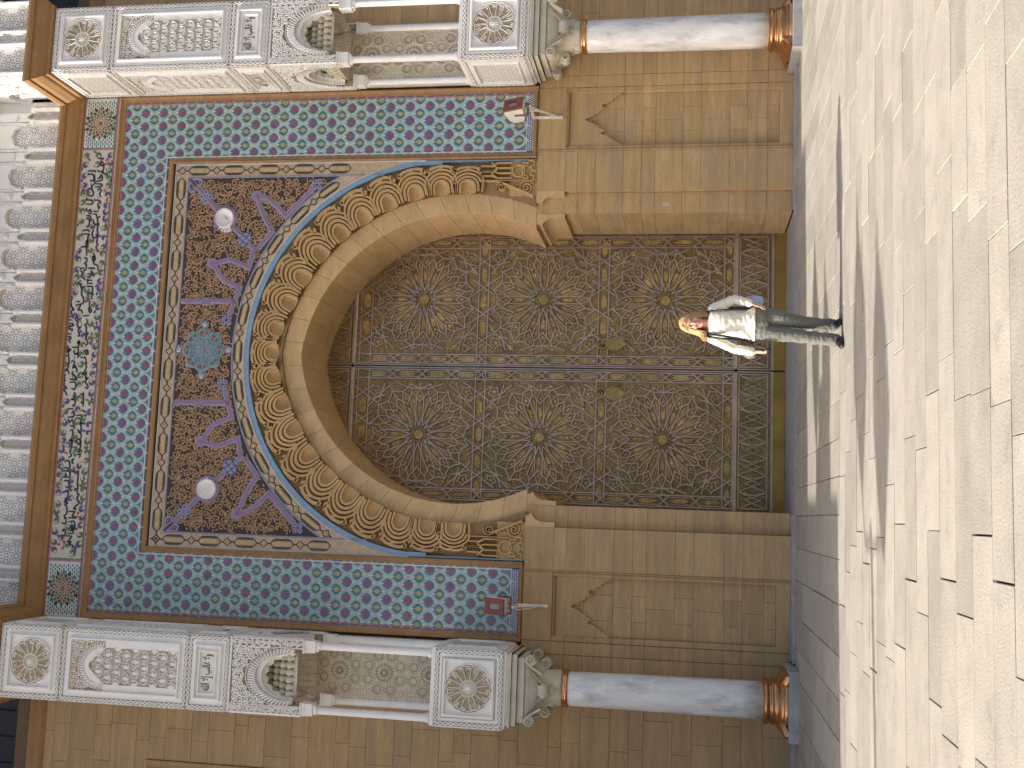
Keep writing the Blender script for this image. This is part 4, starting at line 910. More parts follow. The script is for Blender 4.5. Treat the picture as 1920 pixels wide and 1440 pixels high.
    for u0, u1 in ((0.055, 0.215), (2.10, 2.29)):            # long lozenges and crossings in the stiles
        z = 0.92; k = 0
        while z < 7.2:
            h_ = 0.525; um = (u0+u1)/2
            sw_.strap([(X(u0), z), (X(u0+0.035), z+0.12), (X(u0+0.035), z+0.40), (X(u0), z+h_)], wd*0.7, 0, 0.026, False, TD, 0, 0.5)
            sw_.strap([(X(u1), z), (X(u1-0.035), z+0.12), (X(u1-0.035), z+0.40), (X(u1), z+h_)], wd*0.7, 0, 0.026, False, TD, 0, 0.5)
            sw_.strap([(X(u0), z+0.10), (X(u1), z-0.10)], wd, 0, 0.034, False, TD, 0, 0.5); sw_.strap([(X(u1), z+0.10), (X(u0), z-0.10)], wd, 0, 0.031, False, TD, 0, 0.5)
            sw_.poly([(X(um), z+0.10), (X(um+0.04), z+0.16), (X(um+0.04), z+0.37), (X(um), z+0.43), (X(um-0.04), z+0.37), (X(um-0.04), z+0.16)], 0, 0.014, TD, 1, 0.012)
            z += h_
    # bottom panel and the dark panel in the arch head
    for z0, z1 in ((0.30, 0.76), (7.50, 8.05)):
        sw_.strap(rect(*sorted((X(0.06), X(2.28))), z0, z1), wd, 0, 0.03, True, TD, 0, 0.5)
        for k in range(8):
            u0 = 0.08+0.275*k; zm = (z0+z1)/2
            sw_.strap([(X(u0), z0), (X(u0+0.05), zm-0.05), (X(u0+0.05), zm+0.05), (X(u0), z1)], wd*0.8, 0, 0.028, False, TD, 0, 0.5)
            sw_.strap([(X(u0), z0), (X(u0+0.137), zm+0.12), (X(u0+0.275), z0)], wd*0.8, 0, 0.032, False, TD, 0, 0.5)
            sw_.strap([(X(u0), z1), (X(u0+0.137), zm-0.12), (X(u0+0.275), z1)], wd*0.8, 0, 0.030, False, TD, 0, 0.5)
    tag(obj('strapwork', sw_, ['bronze', 'gilt_plate'], leaf), None, None, None, 'stuff')
    rl = MB()
    for z in (0.815, 7.43):
        rl.sweep([(a, z), (b, z)], [(0.045, 0.0), (0.04, 0.03), (0.02, 0.045), (-0.02, 0.045), (-0.04, 0.03), (-0.045, 0.0)], T=TD)
    rl.sweep([(X(0.022), 0.25), (X(0.022), 8.0)], [(0.016, 0), (0.010, 0.045), (-0.010, 0.045), (-0.016, 0)], T=TD)
    obj('rail', rl, 'bronze', leaf)
    kp = MB(); kp.poly(rect(a+0.005, b-0.005, 0.02, 0.205), 0.0, 0.012, TD); kp.sweep([(a, 0.225), (b, 0.225)], [(0.03, 0), (0.02, 0.03), (-0.02, 0.03), (-0.03, 0)], T=TD, mi=1)
    obj('kick_plate', kp, ['brass_plate', 'bronze'], leaf)
    kn = MB(); u0, z0 = 0.42*s_, 2.86; K = 0.78                        # knocker: pierced leaf, ring, collar and spike
    Q = lambda pts: [(u0+(p[0]-u0)*K, z0+(p[1]-z0)*K) for p in pts]
    lp = [(u0+0.155*f, z0+dz) for f, dz in ((0.25, 0.13), (0.62, 0.11), (0.92, 0.04), (1.0, -0.03), (0.86, -0.11), (0.5, -0.185), (0.18, -0.235), (0, -0.30))]
    lp = lp+[(2*u0-p[0], p[1]) for p in reversed(lp[:-1])]
    kn.poly(Q(lp), 0.04, 0.07, TD, 0, 0.01); kn.strap(Q(lp), 0.016, 0.05, 0.082, True, TD, 0, 0.5)
    for r_, n_ in ((0.0, 1), (0.045, 6), (0.088, 11), (0.120, 15)):
        for k in range(n_):
            t = 2*math.pi*k/n_; kn.poly(Q(circ(u0+r_*math.cos(t), z0-0.03+r_*math.sin(t), 0.016, 6)), 0.070, 0.0715, TD, 1)
    kn.strap(Q(arc(u0, z0+0.24, 0.105, R(-250), R(70), 18)), 0.034, 0.03, 0.085, False, TD, 0, 0.4)
    kn.poly(Q(rect(u0-0.06, u0+0.06, z0+0.13, z0+0.165)), 0.03, 0.09, TD, 0, 0.006)
    kn.poly(Q(circ(u0, z0+0.22, 0.055, 12)), 0.0, 0.08, TD, 0, 0.03); kn.poly(Q(circ(u0, z0+0.35, 0.032, 10)), 0.0, 0.07, TD, 0, 0.02)
    kn.poly(Q([(u0-0.025, z0+0.30), (u0+0.025, z0+0.30), (u0+0.006, z0+0.46), (u0-0.006, z0+0.46)]), 0.0, 0.04, TD, 0, 0.004)
    obj('door_knocker', kn, ['knocker', 'mortar'], leaf)
dk = MB(); dk.box(-2.4, 2.4, 0.06, 0.1, 0.0, 8.1); obj('door_backing', dk, 'mortar', DR)

# ================================================================== marble columns
def make_column(loc, label):
    t = thing('marble_column', label, 'column', loc, 0, 'columns either side of the portal')
    p = MB(); p.block(-0.485, 0.485, -0.50, 0.50, 0.0, 0.135, 0.006, lambda u, v, w: (u, v, w)); obj('plinth', p, 'marble_grey', t)
    b = MB(); b.lathe([(0.47, 0.135), (0.475, 0.165), (0.455, 0.195), (0.43, 0.20), (0.43, 0.215), (0.40, 0.235), (0.345, 0.275), (0.325, 0.315), (0.335, 0.33), (0.335, 0.35), (0.305, 0.36), (0.30, 0.385), (0.325, 0.40), (0.33, 0.425), (0.32, 0.45), (0.275, 0.468), (0.25, 0.47)], 48)
    bo = obj('copper_base', b, 'copper', t, True)
    for k in range(4):
        a = R(45+90*k); lf = MB(); d = (math.cos(a), math.sin(a)); e = (-d[1], d[0])
        for q, (r0, hw, z) in enumerate(((0.40, 0.02, 0.27),)): pass
        rings = []
        for r0, hw, z in ((0.36, 0.05, 0.265), (0.44, 0.10, 0.235), (0.53, 0.08, 0.195), (0.60, 0.035, 0.16)):
            rings.append([(d[0]*r0+e[0]*h_, d[1]*r0+e[1]*h_, z-dz) for h_, dz in ((-hw, 0.05), (-hw*0.6, 0.0), (0, -0.015), (hw*0.6, 0.0), (hw, 0.05))])
        n_ = 5; P = [q for r_ in rings for q in r_]
        lf.add(P, [(i*n_+j, i*n_+j+1, (i+1)*n_+j+1, (i+1)*n_+j) for i in range(3) for j in range(4)])
        obj('corner_leaf', lf, 'copper', bo, True)
    s = MB(); s.lathe([(0.250, 0.468), (0.264, 0.50)]+[(0.266-0.020*(k/10)**1.6, 0.5+2.74*k/10) for k in range(11)]+[(0.23, 3.25)], 56); obj('shaft', s, 'marble', t, True)
    r_ = MB(); r_.lathe([(0.23, 3.245), (0.262, 3.25), (0.275, 3.27), (0.262, 3.287), (0.262, 3.293), (0.275, 3.31), (0.262, 3.33), (0.23, 3.335)], 48); obj('copper_ring', r_, 'copper', t, True)
    c = MB(); n_ = 16                                        # basket capital: round below, square above
    rings = []
    for z, r0, sq in ((3.33, 0.235, 0), (3.38, 0.243, 0), (3.50, 0.25, 0), (3.60, 0.275, 0.15), (3.70, 0.335, 0.45), (3.79, 0.405, 0.8), (3.85, 0.435, 1.0)):
        ring = []
        for k in range(40):
            a = 2*math.pi*k/40; m_ = max(abs(math.cos(a)), abs(math.sin(a))); r2 = r0*((1-sq)+sq/m_); ring.append((r2*math.cos(a), r2*math.sin(a), z))
        rings.append(ring)
    c.loft(rings); co = obj('capital', c, 'capital', t, True)
    def volute(cx_, cy_, z, ang, r0, wd, parent, up):
        """scroll: a cylinder with spiral ridges on both ends and a stem"""
        v = MB(); ca, sa = math.cos(ang), math.sin(ang)
        def TV(sd): return lambda u, vv, w: (cx_+ca*u-sa*(sd*(wd/2+w)), cy_+sa*u+ca*(sd*(wd/2+w)), z+vv)
        for sd in (-1, 1):
            T = TV(sd)
            v.poly(circ(0, 0, r0, 18), -wd/2, 0.0, T); v.strap(spiral(0, 0, r0*0.86, -1.5 if up else 1.5, 1.7, 1, 26, 0.12), r0*0.30, -0.004, 0.030, False, T, 0, 0.35)
            v.strap([(-r0*2.4, -r0*(2.2 if up else 1.9)), (-r0*1.6, -r0*0.9), (-r0*0.9, 0.1*r0), (-0.2*r0, 0.85*r0)], r0*0.42, -wd/2, 0.006, False, T, 0, 0.7)
        obj('volute', v, 'capital', parent)
    for k in range(4):
        a = R(90*k); ca, sa = math.cos(a), math.sin(a)
        for sd in ((-1, 1) if k % 2 else ()): volute(0.395*ca-sd*0.425*sa, 0.395*sa+sd*0.425*ca, 3.765, a+sd*math.pi/2, 0.078, 0.16, co, True)
        volute(0.355*ca, 0.355*sa, 3.585, a, 0.078, 0.15, co, False)
    for k in range(4):
        lv = MB(); a = R(90*k); ca, sa = math.cos(a), math.sin(a); T = lambda u, v, w, ca=ca, sa=sa: (ca*(0.245+w)-sa*u, sa*(0.245+w)+ca*u, v)
        for d in (-1, 1): lv.strap([(0, 3.38), (0.04*d, 3.44), (0.09*d, 3.47), (0.07*d, 3.52), (0.02*d, 3.50)], 0.018, -0.02, 0.016, False, T)
        lv.strap([(0, 3.36), (0, 3.52)], 0.024, -0.02, 0.018, False, T)
        for d in (-1, 1): lv.strap([(0.04*d, 3.58), (0.14*d, 3.65), (0.26*d, 3.76), (0.33*d, 3.84)], 0.022, -0.03, 0.11, False, T)
        obj('leaf_carving', lv, 'capital', co)
    ab = MB()
    for hw, z0, z1 in ((0.455, 3.85, 3.95), (0.50, 3.952, 4.03), (0.53, 4.032, 4.07)): ab.block(-hw, hw, -hw, hw, z0, z1, 0.006, lambda u, v, w: (u, v, w))
    obj('abacus', ab, 'capital', t)
    return t
make_column((-5.015, -0.53, 0), 'grey veined marble column with copper base, left of the bronze door')
make_column((5.015, -0.53, 0), 'white veined marble column with copper base, right of the bronze door')

# ================================================================== stucco piers above the columns
HW = 0.555
def TP(u, v, w): return (u, -(HW+w), v)
def braid(mb, pts_closed, wd):
    """braided border: dark ground strip with two plaited strands"""
    mb.sweep(pts_closed, [(wd/2, 0.003), (-wd/2, 0.003)], True, TP, 1)
    n_ = len(pts_closed)
    for i in range(n_):
        a = pts_closed[i]; b = pts_closed[(i+1) % n_]; l = math.hypot(b[0]-a[0], b[1]-a[1]); k = max(2, int(l/0.075)); tu, tv = (b[0]-a[0])/l, (b[1]-a[1])/l
        for ph in (0, 1):
            q = []
            for j in range(2*k+1):
                d = wd*0.33*(1 if (j+ph*2) % 4 == 0 else -1 if (j+ph*2) % 4 == 2 else 0); s = l*j/(2*k); q.append((a[0]+tu*s-tv*d, a[1]+tv*s+tu*d))
            mb.strap(q, wd*0.30, 0.003, 0.014, False, TP, 0, 0.5)
def frame_mould(mb, u0, u1, v0, v1, wd=0.05, h=0.035):
    mb.sweep(rect(u0, u1, v0, v1), [(wd, 0.0), (wd*0.9, h), (wd*0.45, h), (0.0, 0.0), (-0.012, 0.0), (-0.012, -0.012)], True, TP, 0)
def medallion(cv_, r_):
    mb = MB(); n_ = 15
    out = [(r_*1.04*math.cos(2*math.pi*k/n_+0.1), cv_+r_*1.04*math.sin(2*math.pi*k/n_+0.1)) for k in range(n_)]
    mb.poly(out, 0.0, 0.006, TP, 1); mb.strap(out, 0.02, 0.0, 0.022, True, TP, 0)
    for k in range(n_):
        a = 2*math.pi*k/n_+0.1+math.pi/n_; P_ = lambda f, d: (r_*f*math.cos(a+d), cv_+r_*f*math.sin(a+d))
        mb.strap([P_(0.40, 0), P_(0.90, 0)], 0.014, 0.004, 0.020, False, TP, 0)
        lt = [[(0.90, 0.0), (0.93, 0.10), (0.84, 0.14), (0.80, 0.08)], [(0.90, 0.0), (0.93, 0.18), (0.70, 0.20)], [(0.90, 0.02), (0.80, 0.10), (0.92, 0.16), (0.80, 0.24)], [(0.92, 0.04), (0.92, 0.30), (0.66, 0.27)]][k % 4]
        mb.strap([P_(*p) for p in lt], 0.014, 0.004, 0.020, False, TP, 0)
        if k % 4 in (1, 3): mb.strap([P_(0.92, 0.10), P_(0.66, 0.12)], 0.013, 0.004, 0.020, False, TP, 0)
        mb.strap([P_(0.96, 0.0), P_(0.93, 0.2), P_(0.97, 0.40)], 0.014, 0.004, 0.018, False, TP, 0)
        for q in range(3):
            f = 0.50+0.14*q; mb.strap(spiral(*P_(f, 0.21), 0.024*r_/0.33, q*2+k, 0.8, 1, 5, 0.3), 0.007, 0.004, 0.012, False, TP, 2, 0.5)
        mb.strap([(P_(0.30, 0.0)), P_(0.385, 0.21), P_(0.30, 0.42)], 0.012, 0.004, 0.020, False, TP, 0)
        mb.strap([P_(0.385, 0.0), P_(0.29, 0.21), P_(0.385, 0.42)], 0.012, 0.004, 0.020, False, TP, 0)
    mb.poly(circ(0, cv_, r_*0.27, 20), 0.004, 0.010, TP, 2)
    for k in range(10):
        a = 2*math.pi*k/10; mb.strap([(r_*0.05*math.cos(a), cv_+r_*0.05*math.sin(a)), (r_*0.22*math.cos(a), cv_+r_*0.22*math.sin(a))], 0.016, 0.008, 0.022, False, TP, 0)
    mb.poly(circ(0, cv_, r_*0.07, 8), 0.008, 0.026, TP, 0)
    return mb.mesh('medallion', ['white', 'stucco_ground', 'stucco_shade'])
def tier_frames():
    out = []
    for u, v0, v1, wd, h in ((0.42, 4.25, 5.03, 0.05, 0.035), (0.42, 11.13, 11.92, 0.05, 0.035), (0.42, 9.06, 10.90, 0.05, 0.035), (0.42, 8.40, 8.86, 0.05, 0.035), (0.33, 8.48, 8.78, 0.03, 0.025)):
        mb = MB(); frame_mould(mb, -u, u, v0, v1, wd, h); out.append(mb.mesh('panel_frame', ['white']))
    return out
def tier_braid():
    out = []
    for v0, v1, wd in ((4.17, 5.11, 0.065), (11.05, 12.0, 0.065), (8.98, 10.98, 0.062), (8.33, 8.92, 0.062)):
        mb = MB(); braid(mb, rect(-0.51, 0.51, v0, v1), wd); out.append(mb.mesh('braided_border', ['white', 'hole_shade']))
    return out
def foliage(mb, u0, u1, v0, v1, dens=0.055, keep=lambda u, v: True, mi=0, wd=0.012):
    for a, b in ((u0, v0),):
        v = v0+dens*0.5; row = 0
        while v < v1:
            u = u0+dens*(0.5 if row % 2 else 0.9)
            while u < u1:
                if keep(u, v):
                    s_ = spiral(u, v, dens*0.5, rnd.random()*6.28, 1.0, rnd.choice((-1, 1)), 8, 0.3); mb.strap(s_, wd, 0.003, 0.012, False, TP, mi, 0.5)
                u += dens
            v += dens*0.87; row += 1
def honeycomb():
    """tall panel: lobed pointed arch over a net of palmettes, gadrooned archivolt and leafy corners"""
    mb = MB(); v0, v1 = 9.10, 10.86; hw = 0.37
    mb.poly(rect(-hw, hw, v0, v1), -0.02, 0.002, TP, 1)
    spring, apex = 10.30, 10.72
    A = lambda r_, t: (r_*math.cos(t), spring+r_*1.18*math.sin(t))
    for k in range(26):                                     # gadroons
        t = math.pi*(k+0.5)/26; a, b = A(0.345, t), A(0.275, t+0.10)
        mb.strap([a, ((a[0]+b[0])/2, (a[1]+b[1])/2), b], 0.034, 0.0, 0.022, False, TP, 0, 0.35)
    mb.strap([A(0.36, math.pi*k/24) for k in range(25)], 0.014, 0.0, 0.02, False, TP, 0)
    P = [A(0.275, math.pi*k/24) for k in range(25)]; Q = []
    for k in range(25):
        t = math.pi*k/24; u = 0.25*math.cos(t); f = abs(math.cos(t)); Q.append((0.26*math.cos(t), spring-0.02+0.27*(1-f**1.3)+0.014*abs(math.sin(8*t))))
    n_ = 25; mb.add([TP(u, v, 0.016) for u, v in P]+[TP(u, v, 0.016) for u, v in Q]+[TP(u, v, 0.0) for u, v in Q], [(k, k+1, n_+k+1, n_+k) for k in range(24)]+[(n_+k, n_+k+1, 2*n_+k+1, 2*n_+k) for k in range(24)], 0)
    for s_ in (-1, 1): mb.poly([(s_*0.27, v0), (s_*0.37, v0), (s_*0.37, spring), (s_*0.27, spring)], -0.012, 0.012, TP, 0)
    v = v0-0.06; row = 0                                     # sebka net
    while v < spring+0.16:
        for k in range(-3, 4):
            u = k*0.17+(0.085 if row % 2 else 0)
            if abs(u) < 0.27 and v > v0:
                mb.poly([(u, v+0.058), (u+0.032, v), (u, v-0.058), (u-0.032, v)], 0.0, 0.014, TP, 0)
                for d in (-1, 1):
                    if abs(u+d*0.06) < 0.26: mb.strap([(u, v-0.06), (u+d*0.045, v-0.045), (u+d*0.075, v), (u+d*0.06, v+0.04)], 0.018, 0.0, 0.022, False, TP, 0, 0.5)
        v += 0.15; row += 1
    foliage(mb, -0.265, 0.265, v0+0.01, spring+0.20, 0.050, lambda u, v: v < spring+0.24*(1-(abs(u)/0.26)**1.3), 0, 0.010)
    foliage(mb, -hw, hw, spring+0.02, v1, 0.062, lambda u, v: math.hypot(u, (v-spring)/1.18) > 0.385, 0, 0.016)
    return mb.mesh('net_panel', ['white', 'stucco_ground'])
def inscription():
    """black motto in a small framed panel: wa la ghalib illa Allah"""
    mb = MB(); mb.poly(rect(-0.33, 0.33, 8.48, 8.78), -0.012, 0.002, TP, 1)
    for v in (8.50, 8.76): mb.strap([(-0.315, v), (0.315, v)], 0.012, 0.0, 0.006, False, TP, 2)
    for u in (-0.305, 0.305): mb.strap([(u, 8.51), (u, 8.75)], 0.016, 0.0, 0.006, False, TP, 0)
    t = [0xFEED, 0xFEFB, 32, 0xFECF, 0xFE8E, 0xFEDF, 0xFE90, 32, 0xFE87, 0xFEFB, 32, 0xFE8D, 0xFEDF, 0xFEE0, 0xFEEA]
    c = bpy.data.curves.new('motto', 'FONT'); c.body = ''.join(chr(k) for k in reversed(t)); c.offset = 0.026; c.resolution_u = 3
    o = bpy.data.objects.new('motto', c); C.objects.link(o); dg = bpy.context.evaluated_depsgraph_get(); dg.update()
    me = bpy.data.meshes.new_from_object(o.evaluated_get(dg)); bpy.data.objects.remove(o)
    xs = [v.co.x for v in me.vertices]; ys = [v.co.y for v in me.vertices]
    x0, x1, y0, y1 = min(xs), max(xs), min(ys), max(ys); f = 0.54/(x1-x0); g_ = 0.19/(y1-y0)
    vs = [TP((v.co.x-(x0+x1)/2)*f, 8.63+(v.co.y-(y0+y1)/2)*g_, 0.004) for v in me.vertices]
    mb.add(vs, [tuple(p.vertices) for p in me.polygons], 2); bpy.data.meshes.remove(me)
    return mb.mesh('inscription_panel', ['white', 'lamp_white', 'ink'])
def canopy():
    """open arch canopy: foliate spandrels, gadrooned ring, stepped muqarnas layers behind"""
    mb = MB(); v0, v1 = 7.16, 8.27; hw = 0.545; spring, ri = 7.34, 0.40
    A = lambda r_, t: (r_*math.cos(t), spring+r_*1.55*math.sin(t)**1.0)
    n_ = 36; ring = [(-ri, v0)]+[A(ri, math.pi*(1-k/n_)) for k in range(n_+1)]+[(ri, v0)]
    def outp(u, v):
        if v <= spring: return (math.copysign(hw, u), v)
        q = max(abs(u)/hw, (v-spring)/(v1-spring)); return (u/q, spring+(v-spring)/q)
    O = [outp(*p) for p in ring]; m_ = len(ring)
    mb.add([TP(u, v, -0.015) for u, v in ring]+[TP(u, v, -0.015) for u, v in O]+[TP(u, v, -0.10) for u, v in ring],
           [(k, k+1, m_+k+1, m_+k) for k in range(m_-1)]+[(k, k+1, 2*m_+k+1, 2*m_+k) for k in range(m_-1)], 1)
    for u0, u1 in ((-hw, -0.43), (0.43, hw)):
        for s_ in (u0, u1): mb.strap([(s_*0.985, v0), (s_*0.985, v1)], 0.016, -0.015, 0.008, False, TP, 0)
    mb.strap([(-hw, v1), (hw, v1)], 0.02, -0.015, 0.008, False, TP, 0); mb.strap([(-hw, v0), (-ri, v0)], 0.02, -0.015, 0.01, False, TP, 0); mb.strap([(ri, v0), (hw, v0)], 0.02, -0.015, 0.01, False, TP, 0)
    for k in range(34):
        t = math.pi*(k+0.5)/34; a, b = A(0.425, t), A(0.345, t+0.06)
        mb.strap([a, ((a[0]+b[0])/2, (a[1]+b[1])/2), b], 0.036, -0.015, 0.024, False, TP, 0, 0.35)
    mb.strap([A(0.442, math.pi*k/28) for k in range(29)], 0.014, -0.012, 0.014, False, TP, 0)
    foliage(mb, -0.43, 0.43, spring+0.2, v1-0.01, 0.066, lambda u, v: math.hypot(u, (v-spring)/1.55) > 0.462, 0, 0.024)
    for s_ in (-1, 1): foliage(mb, *sorted((s_*0.44, s_*0.535)), v0+0.02, v1-0.01, 0.05, lambda u, v: True, 0, 0.020)
    return mb.mesh('arch_canopy', ['white', 'stucco_ground'])
def muqarnas():
    """five lobed layers stepping in and back like hanging cells"""
    mb = MB(); spring = 7.34
    for L in range(2):
        ro_ = 0.40; w_ = -0.03-0.075*L; sc_ = 1.0-0.135*L; top = spring+0.62; lob = 9-L if L else 0
        A = []
        for k in range(61):
            t = math.pi*k/60; f = sc_*(1-0.10*abs(math.sin(lob*t))) if L else 0.9
            A.append((0.38*f*math.cos(t), spring-0.04+0.55*f*math.sin(t)**0.95))
        O = [(0.42*math.cos(math.pi*k/60), spring-0.04+0.66*math.sin(math.pi*k/60)) for k in range(61)]
        n_ = 61
        mb.add([TP(u, v, w_) for u, v in A]+[TP(u, v, w_) for u, v in O]+[TP(u, v, w_-0.074) for u, v in A], [(k, k+1, n_+k+1, n_+k) for k in range(60)]+[(k, k+1, 2*n_+k+1, 2*n_+k) for k in range(60)], 0 if L < 3 else 1)
        mb.strap([(u, v) for u, v in A], 0.016, w_, w_+0.012, False, TP, 0 if L < 3 else 1, 0.5)
        if L in (2, 3, 4):
            for k in range(1, 6):
                t = math.pi*k/6; u, v = 0.38*sc_*1.12*math.cos(t), spring-0.04+0.55*sc_*1.12*math.sin(t)
                mb.poly(rect(u-0.022, u+0.022, v-0.022, v+0.022), w_, w_+0.004, TP, 2)
    return mb.mesh('muqarnas', ['white', 'stucco_shade', 'hole_shade'])
def side_lattice():
    out = []
    for v0, v1 in ((4.23, 5.05), (11.14, 11.92)):
        mb = MB(); mb.poly(rect(-0.40, 0.40, v0, v1), -0.02, 0.003, TP, 0); lattice(mb, -0.36, 0.36, v0+0.04, v1-0.04, TP, 0.004, 0.075, 8, 1)
        out.append(mb.mesh('side_lattice', ['white', 'hole_shade']))
    return out
M_FR, M_BR, M_ML, M_MT, M_HC, M_IN, M_CA, M_MU, M_SL = tier_frames(), tier_braid(), medallion(4.64, 0.335), medallion(11.525, 0.335), honeycomb(), inscription(), canopy(), muqarnas(), side_lattice()
M_BODY = []
for hw, z0, z1, nm in ((0.50, 4.072, 4.10, 'pier_step'), (0.535, 4.101, 4.13, 'pier_step'), (HW, 4.131, 5.20, 'pier_body'), (HW-0.002, 8.28, 12.05, 'pier_body'), (0.48, 8.15, 8.279, 'pier_soffit')):
    bd_ = MB(); bd_.box(-hw, hw, -hw, HW, z0, z1); M_BODY.append((nm, bd_.mesh(nm, ['white'])))
bl_ = MB(); bl_.box(-0.53, 0.53, 0.45, 0.554, 5.20, 8.2, 0); TB_ = lambda u, v, w: (u, 0.45-w, v)
for u, v, r_, n_ in [(0, 5.45+0.72*k, 0.155, 18) for k in range(3)]:
    bl_.strap(circ(u, v, r_*0.5, 16), 0.018, 0.0, 0.02, True, TB_, 0); bl_.poly(circ(u, v, r_*0.4, 14), 0.0, 0.008, TB_, 2); bl_.poly(circ(u, v, 0.02, 8), 0, 0.02, TB_, 0)
    for k in range(n_):
        t = 2*math.pi*k/n_
        bl_.add([TB_(u+r_*f*math.cos(t+d), v+r_*f*math.sin(t+d), 0.003) for f, d in ((0.6, 0), (0.82, 0.145), (1.04, 0), (0.82, -0.145))], [(0, 1, 2, 3)], 1)
    for k in range(8):
        t = 2*math.pi*(k+0.5)/8; a, b = u+0.275*math.cos(t), v+0.275*math.sin(t)
        if abs(a) > 0.36: continue
        bl_.strap(circ(a, b, 0.098, 14), 0.014, 0.0, 0.014, True, TB_, 0)
        for q in range(10):
            s_ = 2*math.pi*q/10; bl_.add([TB_(a+0.098*f*math.cos(s_+d), b+0.098*f*math.sin(s_+d), 0.003) for f, d in ((0.40, 0), (0.62, 0.27), (0.86, 0), (0.62, -0.27))], [(0, 1, 2, 3)], 1)
for sd in (-1, 1):
    lattice(bl_, *sorted((sd*0.20, sd*0.42)), 5.22, 7.6, TB_, 0.0, 0.072, 8, 1)
lattice(bl_, -0.3, 0.3, 7.1, 7.7, TB_, 0.0, 0.072, 8, 1)
M_BACK = bl_.mesh('back_lattice', ['stucco_shade', 'stucco_ground', 'hole_shade'])
vt = MB()                                                   # hanging cells filling the canopy
NL = 7; sq = [(0.455-0.064*L, 7.26+0.125*L) for L in range(NL+1)]
for L in range(NL):
    (h0, z0), (h1, z1) = sq[L], sq[L+1]
    vt.add([(-h0, -h0, z0), (h0, -h0, z0), (h0, h0, z0), (-h0, h0, z0), (-h1, -h1, z1), (h1, -h1, z1), (h1, h1, z1), (-h1, h1, z1)], [(0, 4, 5, 1), (1, 5, 6, 2), (2, 6, 7, 3), (3, 7, 4, 0)]+([(4, 7, 6, 5)] if L == NL-1 else []))
    hs = (h0+h1)/2; z = (z0+z1)/2; k = 8-L; rc = hs/k*1.05
    for j in range(k+(L % 2)):
        p = -hs+2*hs*(j+(0 if L % 2 else 0.5))/k
        for cx_, cy_ in ((p, -hs), (p, hs), (-hs, p), (hs, p)):
            vt.lathe([(0.004, z-0.07), (rc*0.25, z-0.06), (rc*0.38, z-0.015), (rc*0.75, z+0.03), (rc, z+0.06), (rc*0.9, z+0.10)], 10, cx_, cy_)
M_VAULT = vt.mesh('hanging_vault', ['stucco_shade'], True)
cl_ = MB(); cl_.lathe([(0.0, 5.2), (0.075, 5.2), (0.075, 5.25), (0.058, 5.28), (0.054, 6.86), (0.054, 6.90), (0.066, 6.91), (0.066, 6.93), (0.05, 6.94)], 20)
M_COL = cl_.mesh('colonnette', ['white'], True)
ch_ = MB()
for hw, z0, z1 in ((0.070, 6.93, 6.97), (0.088, 6.97, 7.09), (0.095, 7.09, 7.115), (0.085, 7.115, 7.135), (0.10, 7.135, 7.16)): ch_.box(-hw, hw, -hw, hw, z0, z1)
M_CAP = ch_.mesh('colonnette_block', ['white'])
for s_, lab in ((-1, 'white carved stucco pier over the left marble column'), (1, 'white carved stucco pier over the right marble column')):
    t = thing('stucco_pier', lab, 'pier', (5.015*s_, -HW, 0), 0, 'stucco piers either side of the portal')
    for nm, me in M_BODY: link(nm, me, t)
    for rz in (0, R(90), R(-90)):
        for nm, me in [('panel_frame', q) for q in M_FR]+[('braided_border', q) for q in M_BR]+[('net_panel', M_HC), ('inscription_panel', M_IN), ('arch_canopy', M_CA), ('muqarnas', M_MU)]:
            link(nm, me, t, None, rz)
        if rz == 0: link('medallion', M_ML, t); link('medallion', M_MT, t)
        else:
            for q in M_SL: link('side_lattice', q, t, None, rz)
    link('back_lattice', M_BACK, t); tag(link('hanging_vault', M_VAULT, t), None, None, None, 'stuff')
    for a in (-1, 1):
        for b in (-1, 1):
            link('colonnette', M_COL, t, (a*0.465, b*0.465, 0)); link('colonnette_block', M_CAP, t, (a*0.455, b*0.455, 0))

